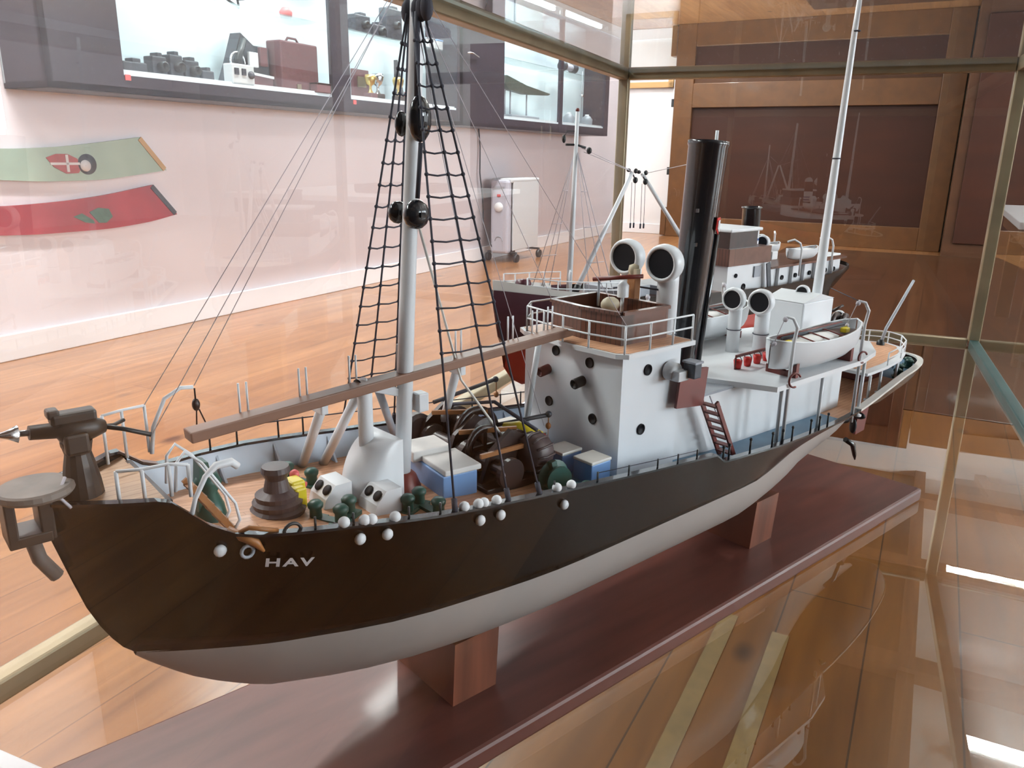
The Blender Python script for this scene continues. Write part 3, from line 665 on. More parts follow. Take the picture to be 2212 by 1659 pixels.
# --- bow: gun platform, gun, rails, davits, ladder
gp = MB(); gp.lathe((1.131, .005, .2955), (0, 0, 1), [(0, 0), (.0205, 0), (.022, .002), (.0215, .005), (.020, .006), (.0, .006)], 28, sm=False); gp = gp.build('gun_platform', 'padgrey', ship)
MB().box((1.147, 0, .281), (.006, .026, .030), bev=.001).box((1.128, 0, .281), (.008, .024, .030), bev=.001).box((1.138, 0, .269), (.024, .026, .007), bev=.001).build('stem_bracket', 'gunmetal', gp)
MB().tube([(1.136, .0, .262), (1.134, .0, .25), (1.126, .0, .235)], .0045, 8).build('stem_head', 'padgrey', gp)
gun = MB(); gun.lathe((1.104, .0, .285), (0, 0, 1), [(.0, 0), (.0125, 0), (.0115, .010), (.0095, .022), (.0078, .030), (.0095, .038), (0, .038)], 16, sm=False); gun = gun.build('harpoon_gun', 'gunmetal', ship)
gd = V((.05, .002, .006)).normalized(); gc = V((1.106, 0, .331))
MB().tube([gc - gd * .020, gc - gd * .012, gc + gd * .006, gc + gd * .008, gc + gd * .023], [.004, .0075, .008, .0052, .0046], 12).build('gun_barrel', 'gunmetal', gun)
MB().box(gc + V((-.002, 0, .008)), (.026, .012, .008), bev=.002).box(gc + V((.009, 0, .012)), (.007, .01, .006), bev=.0015).box(gc + V((-.001, 0, -.008)), (.014, .02, .014), bev=.002).build('gun_breech_block', 'gunmetal', gun)
MB().lathe(gc + gd * .022, gd, [(.002, 0), (.002, .006), (.0055, .007), (.003, .012), (.0003, .020)], 12).build('harpoon_head', 'silver', gun)
MB().tube([gc - gd * .018, gc - gd * .030 + V((0, .004, -.002)), gc - gd * .045 + V((0, .010, -.006))], .0016, 6).build('gun_handle', 'blackm', gun)
MB().tube([gc - gd * .018, gc - gd * .026 + V((0, -.004, -.001)), gc - gd * .034 + V((0, -.010, .0))], .0013, 6).build('gun_trigger_bar', 'blackm', gun)
MB().tube([(1.115, .010, .304), (1.122, .02, .297), (1.116, .022, .288)], .0011, 6).build('hanging_line', 'cord', gp)
for (sx, bl) in ((1.118, 1), (1.112, -1)): MB().ell((sx, .012 * bl, .297), (.004, .004, .003)).build('ring_bolt', 'darkbrown', gp)
def railing(name, pts, h, r, bars=(1.,), posts=None, mat='white', parent=ship):
    """vertical posts at pts (base points) joined by bars at the given fractions of the height"""
    b = MB()
    for p in pts: b.tube([p, V(p) + V((0, 0, h))], r, 6)
    for f in bars: b.tube([V(p) + V((0, 0, h * f)) for p in pts], r * .85, 6)
    return b.build(name, mat, parent)
railing('forecastle_rail', [(1.0905, .030, .286), (1.077, .036, .286), (1.062, .040, .287), (1.052, .046, .286)], .022, .0013)
railing('forecastle_rail', [(1.078, -.045, .286), (1.064, -.050, .286), (1.048, -.052, .286)], .036, .0012)
MB().tube([(1.047, -.050, .285), (1.044, -.050, .305), (1.034, -.050, .325), (1.022, -.050, .331), (1.013, -.050, .330)], .0016, 8).build('anchor_davit', 'white', ship)
tk = MB(); tk.ell((1.012, -.05, .316), (.003, .003, .005)); tk.tube([(1.012, -.05, .329), (1.012, -.05, .32)], .0007, 5).tube([(1.012, -.05, .312), (1.013, -.05, .300)], .0006, 5).tube([(1.010, -.05, .312), (1.006, -.05, .300)], .0006, 5).build('davit_tackle', 'darkbrown', ship)
MB().tube([(1.058, .060, .277), (1.054, .060, .290), (1.046, .058, .302), (1.038, .056, .307), (1.028, .056, .307), (1.024, .056, .303)], [.0016, .0016, .0018, .0026, .0028, .0024], 8).build('anchor_davit', 'white', ship)
ld = MB()
for dy in (-.008, .008): ld.bar((1.047, .026 + dy, .287), (1.022, .026 + dy, .247), .002, .004)
for i in range(6):
    t_ = (i + .5) / 6; ld.box((1.047 - .025 * t_, .026, .287 - .040 * t_), (.006, .015, .0013))
ld = ld.build('forecastle_ladder', 'orange', ship)
for dy in (-.009, .009): MB().tube([(1.058, .026 + dy, .287), (1.056, .026 + dy, .306), (1.050, .026 + dy, .313), (1.040, .026 + dy, .303), (1.020, .026 + dy, .268), (1.018, .026 + dy, .255), (1.022, .026 + dy, .249)], .0011, 6).build('handrail', 'white', ld)
MB().lathe((1.024, -.005, zmain(1.02)), (0, 0, 1), [(.012, 0), (.010, .012), (.006, .022), (.010, .030), (.007, .036), (0, .037)], 14).build('windlass_drum', 'green', ship)
MB().prism([(1.034, .0, .252), (1.018, .0, .250), (1.024, .0, .288), (1.030, .0, .290)], (0, -.012, 0)).build('windlass_housing', 'green', ship)
an = MB(); an.tube([(1.040, .071, .268), (1.026, .082, .259), (1.022, .083, .252)], [.003, .003, .001], 6).tube([(1.034, .075, .266), (1.03, .082, .271), (1.012, .084, .264)], .0016, 6); an.build('stowed_anchor', 'orange', ship)
MB().torus((1.004, .088, .262), (0, 1, 0), .006, .0012, 12, 6, a0=0, a1=pi).build('mooring_chock', 'blackm', ship)

# --- capstan with motors
zc = zmain(.975)
cp = MB().lathe((.975, .0, zc), (0, 0, 1), [(.020, 0), (.021, .004), (.018, .006), (.019, .010), (.016, .012), (.0165, .016), (.010, .019), (.008, .028), (.011, .034), (.010, .038), (0, .039)], 24, sm=False).build('capstan', 'capst', ship)
MB().box((.960, .004, zc + .010), (.010, .012, .018), bev=.002).box((.958, -.006, zc + .016), (.012, .016, .010), bev=.002).build('capstan_motor', 'yellow', cp)
MB().tube([(.957, -.010, zc + .018), (.948, -.008, zc + .012)], .003, 8).ell((.953, -.016, zc + .020), .004).build('capstan_valve', 'pink', cp)
# --- bollards
def bollard_set(posts, parent=ship, r=.0058, h=.016):
    x0 = sum(p[0] for p in posts) / len(posts); y0 = sum(p[1] for p in posts) / len(posts); z0 = zmain(x0)
    b = MB()
    for x, y in posts: b.box((x, y, z0 + .001), (.014, .014, .0035), .5)
    for (xa, ya), (xb_, yb_) in zip(posts, posts[1:]): b.bar((xa, ya, z0 + .002), (xb_, yb_, z0 + .002), .008, .003)
    bs = b.build('bollard_set', 'green', parent)
    for x, y in posts: MB().lathe((x, y, z0), (0, 0, 1), [(r * .85, 0), (r * .8, h * .6), (r, h * .7), (r * 1.05, h * .85), (r * .7, h), (0, h * 1.02)], 14).build('bollard', 'green', bs)
bollard_set([(.955, .022), (.944, .041), (.931, .030)])
bollard_set([(.884, .040), (.869, .034), (.868, .060)])
bollard_set([(.936, -.067), (.926, -.042)])
bollard_set([(.816, .081), (.801, .085)], r=.005, h=.013)
bollard_set([(.735, .083), (.724, .085)], r=.005, h=.013)
bollard_set([(.855, -.085), (.842, -.085)], r=.005, h=.013)
bollard_set([(.018, .048), (-.008, .040)], r=.006, h=.014)
bollard_set([(-.055, .034), (-.068, .026)], r=.006, h=.014)
MB().tube([(.955, .05, zmain(.955) + .006), (.94, .075, zmain(.94) + .008), (.93, .1, .252)], .0012, 6).build('mooring_rope', 'rope', ship)
# --- companion vents with round openings
def vent_box(x, y):
    z0 = zmain(x); o = MB(); o.prism([(x - .010, y - .014, z0), (x + .016, y - .014, z0), (x + .013, y - .014, z0 + .011), (x + .004, y - .014, z0 + .021), (x - .010, y - .014, z0 + .021)], (0, .026, 0))
    o = o.build('companion_hatch', 'white', ship)
    nd = V((.010, 0, .009)).normalized()
    for dy in (-.006, .007): MB().lathe((x + .0087, y - .001 + dy, z0 + .0165), nd, [(0, .0008), (.0043, .0008), (.0045, 0)], 16).build('round_opening', 'glass_hollow', o)  # dark discs painted as the shade inside the openings
vent_box(.928, .000); vent_box(.898, .026)
z0 = zmain(.9)
b = MB(); n = 12
for (xc, yc, s_) in ((.893, -.004, 1.), ):
    rings = []
    for i in range(n + 1):
        a = i / n * pi / 2; hh = .052 * sin(a); q = cos(a)
        rings.append([b.bm.verts.new((xc - .018, yc - .020, z0 + hh)), b.bm.verts.new((xc - .012 + .030 * q, yc - .016, z0 + hh)), b.bm.verts.new((xc - .010 + .034 * q, yc + .004, z0 + hh)), b.bm.verts.new((xc - .014 + .022 * q, yc + .020, z0 + hh)), b.bm.verts.new((xc - .020, yc + .022, z0 + hh))])
    b.skin(rings, sm=True)
fair = b.build('vent_casing', 'white', ship)
MB().tube([(.893, -.006, z0 + .04), (.893, -.006, z0 + .085), (.8935, -.006, z0 + .094), (.897, -.006, z0 + .098)], [.0062, .0062, .0072, .0068], 14).build('vent_pipe', 'white', fair)
MB().lathe((.8978, -.006, z0 + .0965), (1, .1, -.25), [(0, .0012), (.0058, .0012), (.006, 0)], 14).build('vent_mouth', 'glass_hollow', fair)  # dark disc painted as the shade inside the pipe
MB().box((.868, -.012, z0 + .022), (.004, .006, .044)).build('red_conduit', 'maroon', ship)

# --- catwalk and its trestles
cwA, cwB = V((1.036, 0, .3105)), V((.668, 0, .337))
cw = MB().bar(cwA, cwB, .0155, .008, bev=.001).build('catwalk', 'catwalk', ship)
def cwz(x): return cwA.z + (cwB.z - cwA.z) * (cwA.x - x) / (cwA.x - cwB.x)
for x in (.995, .948, .905, .86, .80, .74, .71, .69):
    for dx in (0, -.006): MB().tube([(x + dx, -.0075, cwz(x) + .003), (x + dx, -.0075, cwz(x) + .026)], .0009, 5).build('catwalk_stanchion', 'white', cw)
def strut(a, bb, r=.0042, mat='white'):
    MB().tube([a, bb], r, 10).build('catwalk_strut', mat, ship)
strut((.908, -.098, zmain(.9)), (.925, -.012, .3135))
strut((.888, -.096, zmain(.88)), (.895, -.010, .315))
strut((.800, -.104, zmain(.8)), (.880, -.008, .317), .0036, 'grey')
strut((.752, -.104, zmain(.75)), (.795, -.010, .322))
strut((.700, -.03, zmain(.7)), (.700, -.008, .330), .003)
MB().box((.93, -.012, .309), (.006, .018, .012), bev=.001).box((.795, -.012, .318), (.006, .018, .012), bev=.001).build('trestle_head', 'white', ship)
MB().bar((.888, -.006, .318), (.852, .0, .306), .006, .007, bev=.001).box((.846, .004, .300), (.010, .012, .016), bev=.001).build('mast_yard', 'white', ship)

# --- foremast, blocks, shrouds
fm = MB().lathe((.862, 0, zmain(.862)), (0, 0, 1), [(.016, 0), (.015, .006), (.011, .016), (.008, .019), (0, .019)], 18).build('mast_step', 'maroon', ship)
mast = MB().tube([(.863, 0, zmain(.862) + .012), (.855, 0, .37), (.842, 0, .56), (.835, 0, .68)], [.0069, .0066, .0056, .005], 14).build('foremast', 'white', ship)
for (x, y, z, r, s_) in ((.853, .014, .455, .0115, 1), (.853, -.012, .455, .009, 1), (.849, .015, .525, .010, 1.7), (.849, -.010, .522, .006, 1.6)):
    MB().ell((x, y, z), (r, r * .7, r * s_)).box((x, y, z), (.004, r * 1.7, .004)).build('rigging_block', 'black', mast)
MB().tube([(.853, .016, .467), (.849, .016, .508)], .0018, 6).tube([(.849, .012, .541), (.845, .008, .60)], .0022, 6).build('block_strop', 'rope', mast)
b = MB()
for dy in (-.009, .004, .010, .016): b.ell((.842, dy, .602), (.005, .005, .009), n=8)
b.build('mast_collar', 'rope', mast)
def shrouds(side, feet, top, z_lo, z_hi, nr, name='shroud'):
    b = MB(); L = []
    for i, fx in enumerate(feet):
        f = V((fx, side * (br(fx) - .002), zr(fx))); tp = V(top) + V((-.003 * i, side * (.004 + .003 * i), 0)); L.append((f, tp))
        b.tube([f, f + (tp - f) * .5, tp], .0009, 5)
        b.tube([f, f + (tp - f) * .03], .0022, 6)
    for k_ in range(nr):
        z = z_lo + (z_hi - z_lo) * k_ / (nr - 1); pr = []
        for f, tp in L:
            t_ = (z - f.z) / (tp.z - f.z); pr.append(f + (tp - f) * t_)
        for a, c in zip(pr, pr[1:]):
            b.tube([a, (a + c) / 2 + V((0, 0, -.0012)), c], .0007, 4)
            b.ell(a, .0017, n=6)
        b.ell(pr[-1], .0017, n=6)
    return b.build(name, 'rope', mast)
shrouds(1, [.888, .838, .806], (.846, 0, .60), .36, .58, 15)
shrouds(-1, [.860, .832, .800], (.846, 0, .60), .30, .58, 17)
# running lines
def line(pts, r=.00032, mat='cord', parent=None, name='rigging_line'): return MB().tube(pts, r, 5).build(name, mat, parent or mast)
line([(.838, 0, .64), (1.06, 0, .315)]); line([(.838, -.004, .64), (1.012, -.05, .331)]); line([(.838, -.004, .64), (1.048, -.052, .322)])
line([(.846, .01, .59), (.79, .05, .232)], .0004); line([(.850, .006, .46), (.80, .0, .31), (.768, .02, .255)], .0012, 'cream')
line([(.838, .0, .62), (.640, .05, .345)]); line([(.838, -.01, .62), (.640, -.05, .350)]); line([(.84, 0, .61), (.698, .0, .245)])

# --- cargo hatch
z0 = zmain(.825)
h = MB().box((.822, -.003, z0 + .011), (.034, .074, .022), -.12, bev=.001).build('cargo_hatch', 'blue', ship)
MB().box((.821, .012, z0 + .0245), (.036, .046, .005), -.12, bev=.001).box((.824, -.024, z0 + .027), (.038, .032, .010), -.12, bev=.001).build('hatch_cover', 'canvas', h)
# --- whale winch
z0 = zmain(.77)
wn = MB(); wn.box((.765, -.022, z0 + .004), (.078, .130, .008), .0, bev=.001); wn = wn.build('whale_winch', 'darkbrown', ship)
for y in (-.078, -.030, .024): MB().prism([(.800, y, z0 + .006), (.730, y, z0 + .006), (.742, y, z0 + .040), (.765, y, z0 + .052), (.788, y, z0 + .036)], (0, .005, 0)).build('winch_frame', 'darkbrown', wn)
for x, z, r, y0, y1 in ((.782, .020, .014, -.072, .050), (.752, .028, .018, -.076, .020)):
    MB().lathe((x, y0, z0 + z), (0, 1, 0), [(0, 0), (r, 0), (r, .005), (r * .62, .009), (r * .62, (y1 - y0) * .45), (r, (y1 - y0) * .47), (r, (y1 - y0) * .53), (r * .62, (y1 - y0) * .56), (r * .62, y1 - y0 - .009), (r, y1 - y0 - .005), (r, y1 - y0), (0, y1 - y0)], 26, sm=False).build('winch_drum', 'darkbrown', wn)
b = MB().lathe((.728, .030, z0 + .026), (1, .25, .05), [(0, 0), (.012, 0), (.017, .006), (.0175, .020), (.014, .028), (.0, .029)], 22)
wx, wy, wd = basis((1, .25, .05))
for k_ in range(12):
    q_ = wx * cos(k_ * pi / 6) + wy * sin(k_ * pi / 6); o_ = V((.728, .030, z0 + .026)); b.tube([o_ + q_ * .0125, o_ + q_ * .0175 + wd * .006, o_ + q_ * .018 + wd * .020, o_ + q_ * .0145 + wd * .028], .0011, 5)
b.build('warping_drum', 'capst', wn)
MB().lathe((.792, -.092, z0 + .028), (0, 1, 0), [(0, 0), (.013, 0), (.016, .004), (.016, .012), (.012, .014), (0, .014)], 22, sm=False).build('warping_drum', 'capst', wn)
for y, x, r in ((-.034, .758, .027), (.000, .775, .021)):
    MB().lathe((x, y, z0 + .030), (0, 1, 0), [(r * .7, 0), (r, 0), (r, .004), (r * .7, .004), (r * .7, 0)], 26).box((x, y + .002, z0 + .030), (r * 1.7, .003, .004)).box((x, y + .002, z0 + .030), (.004, .003, r * 1.7)).build('gear_wheel', 'darkbrown', wn)
for a, c in (((.800, .028, z0 + .034), (.752, .034, z0 + .036)), ((.795, -.010, z0 + .045), (.748, .016, z0 + .046)), ((.79, -.06, z0 + .050), (.745, -.03, z0 + .050)), ((.742, .012, z0 + .02), (.795, .018, z0 + .018))):
    MB().bar(a, c, .0028, .004).build('brake_lever', 'orange', wn)
MB().tube([(.736, -.016, z0 + .036), (.729, -.002, z0 + .038), (.720, .018, z0 + .031)], [.0042, .0064, .0062], 12).build('winch_motor', 'yellow', wn)
MB().lathe((.7192, .0200, z0 + .0303), (-.40, .88, -.30), [(0, .002), (.005, .002), (.0055, 0)], 12).build('motor_cap', 'red', wn)
MB().tube([(.760, -.07, z0 + .05), (.745, -.02, z0 + .062), (.735, .03, z0 + .045)], .0018, 6).build('winch_rope', 'rope', wn)
gw = MB().lathe((.738, .054, zmain(.738) + .012), (.2, 1, 0), [(0, 0), (.014, 0), (.016, .003), (.009, .005), (.009, .010), (.013, .012), (.013, .014), (0, .014)], 22, sm=False).build('mooring_winch', 'green', ship)
MB().box((.738, .061, zmain(.738) + .003), (.026, .024, .006)).bar((.738, .062, zmain(.738)), (.742, .058, zmain(.738) + .028), .006, .006).build('winch_bed', 'green', gw)
# derrick with hook
dk = MB(); dk.tube([(.745, -.03, .246), (.700, .006, .258)], .0022, 8).ell((.699, .007, .259), .0034, n=8); dk = dk.build('derrick_boom', 'devgrey', ship)
MB().tube([(.699, .007, .257), (.699, .007, .25)], .0006, 5).ell((.699, .007, .247), (.0028, .0028, .0035), n=8).tube([(.699, .007, .244), (.699, .007, .218)], .0005, 4).build('hanging_block', 'orange', dk)
dk = MB(); dk.tube([(.770, -.085, .262), (.690, -.085, .272)], .0022, 8).ell((.69, -.085, .272), .0034, n=8); dk = dk.build('derrick_boom', 'devgrey', ship)
MB().tube([(.689, -.085, .270), (.689, -.085, .258)], .0006, 5).ell((.689, -.085, .255), (.0028, .0028, .0035), n=8).build('hanging_block', 'orange', dk)

# --- lockers in front of the bridge
for x, y in ((.688, .057), (.693, .023), (.689, -.032), (.684, -.070)):
    z0 = zmain(x); o = MB().box((x, y, z0 + .010), (.026, .024, .020), bev=.001).build('deck_locker', 'blue', ship)
    MB().box((x, y, z0 + .0215), (.027, .025, .003), bev=.0008).build('locker_lid', 'cream', o)

# --- wheelhouse
WF, WB, WY, WT = .661, .578, .0675, .322
wh = MB(); zd = zmain(.62) - .006
wh.prism([(WF + .003, -WY, zd), (WF + .003, WY, zd), (WB, WY, zd), (WB, -WY, zd)], (0, 0, WT - zd)); wh = wh.build('wheelhouse', 'cabin', ship)
def porthole(c, nrm, r, parent, rim='grey', name='porthole'):
    MB().lathe(c, nrm, [(0, .0006), (r * .8, .0006), (r * .82, .0012), (r, .0012), (r, -.001)], 18).build(name, 'glass_hollow', parent)
for y, z in ((-.021, .312), (.026, .309), (-.029, .257), (.033, .254)): porthole((WF + .0032, y, z), (1, 0, 0), .0052, wh)
for x, z in ((.628, .305), (.633, .246)): porthole((x, WY + .0002, z), (0, 1, 0), .0055, wh)
for y, z, m in ((-.032, .2905, 'maroon'), (.017, .289, 'blackm')): MB().lathe((WF + .0025, y, z), (1, .05, -.12), [(.0052, 0), (.0052, .013), (.0042, .014), (.0035, .012), (0, .011)], 14).build('speaking_tube', m, wh)
br_deck = MB().prism([(WF + .012, -.060, WT), (WF + .017, .0, WT), (WF + .012, .066, WT), (WF + .004, WY + .008, WT), (WB - .012, WY + .008, WT), (WB - .012, -WY - .008, WT), (WF + .004, -WY - .008, WT)], (0, 0, .0045)).build('bridge_deck', 'white', wh)
MB().prism([(WF + .009, -.058, WT + .0046), (WF + .014, .0, WT + .0046), (WF + .009, .064, WT + .0046), (WF + .001, WY + .005, WT + .0046), (WB - .009, WY + .005, WT + .0046), (WB - .009, -WY - .005, WT + .0046), (WF + .001, -WY - .005, WT + .0046)], (0, 0, .0004)).build('bridge_deck_planking', 'teak', wh)
# boarded bridge enclosure (open on top)
enc = ((.648, -.046), (.652, .0), (.646, .048), (.580, .050), (.580, -.048)); zE0, zE1 = WT + .005, .358
b = MB()
for (xa, ya), (xb_, yb_) in zip(enc, enc[1:] + enc[:1]):
    a0_, a1_ = V((xa, ya, zE0)), V((xb_, yb_, zE0)); d_ = (a1_ - a0_).normalized(); nn = V((-d_.y, d_.x, 0)) * .003
    b.prism([a0_, a1_, a1_ + V((0, 0, zE1 - zE0)), a0_ + V((0, 0, zE1 - zE0))], nn)
en = b.build('bridge_enclosure', 'walnut', wh)
b = MB(); pts = [V((x * 1.0, y, zE1)) for x, y in enc]
for p_, q_ in zip(pts, pts[1:] + pts[:1]): b.bar(p_, q_, .006, .003)
b.build('enclosure_capping', 'walnut', en)
MB().box((.576, .0, .356), (.009, .011, .056), bev=.001).build('compass_column', 'orange', wh)
MB().lathe((.577, .0, .384), (0, 0, 1), [(.0045, 0), (.006, .004), (.005, .009), (0, .011)], 14).box((.579, .006, .387), (.006, .004, .006)).build('compass_head', 'bone', wh)
MB().tube([(.614, -.022, .3795), (.588, .022, .3855)], .0022, 10).build('searchlight_bar', 'maroon', wh)
MB().tube([(.609, -.018, .379), (.609, -.018, .352)], .0014, 6).build('bar_post', 'grey', wh)
MB().ell((.606, -.004, .355), (.011, .009, .008)).tube([(.606, -.004, .33), (.606, -.004, .352)], .004, 8).build('binnacle', 'bone', wh)
MB().lathe((.592, .0, .362), (0, 0, 1), [(.006, 0), (.006, .012), (.003, .016), (0, .017)], 14).tube([(.588, -.004, .33), (.590, -.002, .362)], .002, 6).build('engine_telegraph', 'white', wh)
rp = [(WF + .010, -.058), (WF + .0135, -.029), (WF + .0155, .0), (WF + .0135, .033), (WF + .006, .0715), (.634, .0735), (.600, .0735), (.570, .0735)]
railing('bridge_rail', [(x, y, WT + .0045) for x, y in rp], .026, .0011, (1., .52), parent=wh)
railing('bridge_rail', [(x, y, WT + .0045) for x, y in ((WF + .010, -.058), (.652, -.0735), (.62, -.0735), (.57, -.0735))], .026, .0011, (1., .52), parent=wh)
sl = MB().lathe((.598, .069, .300), (0, 1, 0), [(.009, 0), (.009, .010), (0, .010)], 16).box((.596, .080, .297), (.016, .014, .010), bev=.001).build('side_light_bracket', 'white', wh)
MB().box((.585, .088, .302), (.011, .014, .015), bev=.001).build('side_light_box', 'devgrey', sl)
MB().box((.585, .088, .3104), (.013, .016, .002)).build('side_light_top', 'grey', sl)
MB().bar((.590, .0765, .281), (.546, .0765, .276), .003, .040).build('windbreak_panel', 'maroon', ship)
lad = MB()
for dy in (-.010, .010): lad.bar((.545 , .082 + dy, .262), (.504, .084 + dy, .190), .0025, .0045)
for i in range(7):
    t_ = (i + .6) / 7.4; lad.box((.545 - .041 * t_, .083, .262 - .072 * t_), (.008, .019, .0015))
lad.build('bridge_ladder', 'maroon', ship)
MB().tube([(.532, .074, .262), (.49, .080, .192)], .0007, 5).build('ladder_guard_line', 'cord', ship)

# --- funnel
fb, ft = V((.487, 0, .262)), V((.4665, 0, .5175)); fd = ft - fb; L_ = fd.length
fu = MB().lathe(fb, fd, [(.0175, 0), (.0172, .03), (.0185, .12), (.0212, L_ - .006), (.0222, L_ - .004), (.0222, L_), (.0195, L_), (.0185, L_ - .03)], 32).build('funnel', 'black', ship)
MB().lathe(fb + fd * .93, fd, [(0, 0), (.0195, 0)], 24).build('funnel_inside', 'blackm', fu)
MB().tube([fb + V((-.012, .0145, .0)), fb + fd * .62 + V((-.012, .0172, 0))], .0032, 8).build('waste_pipe', 'black', fu)
MB().tube([ft + V((-.004, .006, -.02)), ft + V((-.005, .006, .011))], .0018, 8).build('steam_whistle', 'white', fu)
# shield on the funnel side
def onf(h, ang, r): # point on the funnel wall
    q = fb + fd * h; return q + V((cos(ang), sin(ang), 0)) * r
sh = MB(); sd = []
for (da, dh) in ((-.30, .035), (.30, .035), (.34, -.002), (.05, -.036), (-.30, -.012)): sd.append(onf(.655 + dh, 1.95 + da, .0217))
sh.prism([tuple(p_) for p_ in sd], tuple(V((cos(1.95), sin(1.95), 0)) * .001)); sh = sh.build('funnel_shield', 'red', fu)
sd = [onf(.655 + dh, 1.95 + da, .0222) for (da, dh) in ((-.18, .024), (.32, .024), (.34, -.002), (.07, -.026), (-.18, -.008))]
MB().prism([tuple(p_) for p_ in sd], tuple(V((cos(1.95), sin(1.95), 0)) * .001)).build('shield_field', 'white', sh)
for h_2, an_ in ((.58, .6), (.72, 2.7), (.72, 0.5)): MB().box(onf(h_2, an_, .021), (.003, .003, .004)).build('stay_lug', 'black', fu)

# --- cowl ventilators
def cowl(x, y, zm, r, zfoot, d=(1, .12, .0), stem=.6, parent=ship):
    d = V(d).normalized(); c = V((x, y, zm)) + d * (r * .3)
    b = MB(); b.lathe(c, -d, [(r * .80, .06 * r), (r * .84, -.04 * r), (r * .96, -.03 * r), (r * 1.04, .12 * r), (r * 1.07, .45 * r), (r * .98, .85 * r), (r * .75, 1.2 * r), (r * .4, 1.42 * r), (.0, 1.48 * r)], 26)
    q = V((x, y, zm)) - d * (r * .62)
    b.tube([(q.x, q.y, zfoot), (q.x, q.y, zm - r * 1.0), (q.x, q.y, zm - r * .5)], [r * stem, r * stem, r * stem * 1.0], 16)
    o = b.build('ventilator_cowl', 'white', parent)
    MB().lathe(c - d * (.06 * r), d, [(0, -.02 * r), (r * .84, 0)], 24).build('cowl_mouth', 'glass_hollow', o)  # dark disc painted as the shade inside the cowl
    MB().torus((q.x, q.y, zfoot + (zm - zfoot) * .45), (0, 0, 1), r * stem * 1.06, r * .04, 18, 6).build('cowl_band', 'rope', o)
cowl(.561, -.025, .398, .0180, .262); cowl(.561, .025, .3965, .0185, .262)
cowl(.364, -.019, .333, .0138, .262); cowl(.364, .019, .335, .0148, .262)
cowl(.242, .004, .333, .0088, .322, stem=.5); cowl(.126, .0, .287, .0075, .190, stem=.55)
MB().tube([(.585, -.02, .368), (.572, .0, .371), (.556, .025, .368)], .001, 5).build('stay_wire', 'rope', ship)

# --- deckhouse and boat deck
dz = .258
dh = MB(); z_ = zmain(.4) - .006
dh.prism([(.578, -.062, z_), (.578, .062, z_), (.215, .058, z_), (.200, .045, z_), (.200, -.045, z_), (.215, -.058, z_)], (0, 0, dz - z_)); dh = dh.build('deckhouse', 'white', ship)
MB().prism([(.578, -.064, dz), (.578, .064, dz), (.455, .064, dz), (.455, -.064, dz)], (0, 0, .003)).build('deckhouse_roof', 'grey', dh)
MB().prism([(.500, .02, dz + .003), (.452, .104, dz), (.262, .104, dz), (.20, .092, dz), (.15, .06, dz), (.15, -.06, dz), (.20, -.092, dz), (.262, -.104, dz), (.452, -.104, dz), (.500, -.02, dz + .003)], (0, 0, .006)).build('boat_deck', 'white', ship)
def post(x, y, zt, r=.0022):
    MB().tube([(x, y, zmain(x)), (x, y, zt)], r, 8).lathe((x, y, zmain(x)), (0, 0, 1), [(.005, 0), (.005, .002), (0, .003)], 10).build('boat_deck_post', 'white', ship)
for x in (.425, .335, .232): 
    for s in (1, -1): post(x, s * .094, dz)
post(.160, .072, .220, .002); post(.115, .066, .220, .002); post(.160, -.072, .220, .002); post(.115, -.066, .220, .002)
# engine casing with skylight
ec = MB().box((.240, .0, .294), (.075, .056, .062), bev=.002).build('engine_casing', 'white', ship)
MB().prism([(.278, -.028, .325), (.202, -.028, .325), (.24, -.028, .334)], (0, .056, 0)).build('casing_roof', 'white', ec)
# stern mast
sm = MB().tube([(.214, .008, .262), (.206, .006, .37), (.195, .003, .50), (.183, 0, .655), (.180, 0, .70)], [.0068, .0062, .0048, .0036, .0028], 12).build('stern_mast', 'white', ship)
for z, x in ((.502, .195), (.655, .183)): MB().torus((x, .003, z), (0, 0, 1), .0048 if z < .6 else .0036, .0009, 12, 6).build('mast_band', 'rope', sm)
# fire buckets on a rack
rk = MB().bar((.43, .035, .281), (.335, .035, .281), .002, .003).tube([(.43, .035, .262), (.43, .035, .282)], .0012, 6).tube([(.335, .035, .262), (.335, .035, .282)], .0012, 6).build('bucket_rack', 'maroon', ship)
for x in (.425, .405, .385, .365, .348):
    o = MB().lathe((x, .035, .266), (0, 0, 1), [(0, 0), (.0038, 0), (.0052, .010), (.0046, .010), (.0, .004)], 14).build('fire_bucket', 'red', rk)
    MB().torus((x, .035, .276), (1, 0, 0), .0045, .0005, 10, 5, a0=0, a1=pi).build('bucket_handle', 'rope', o)
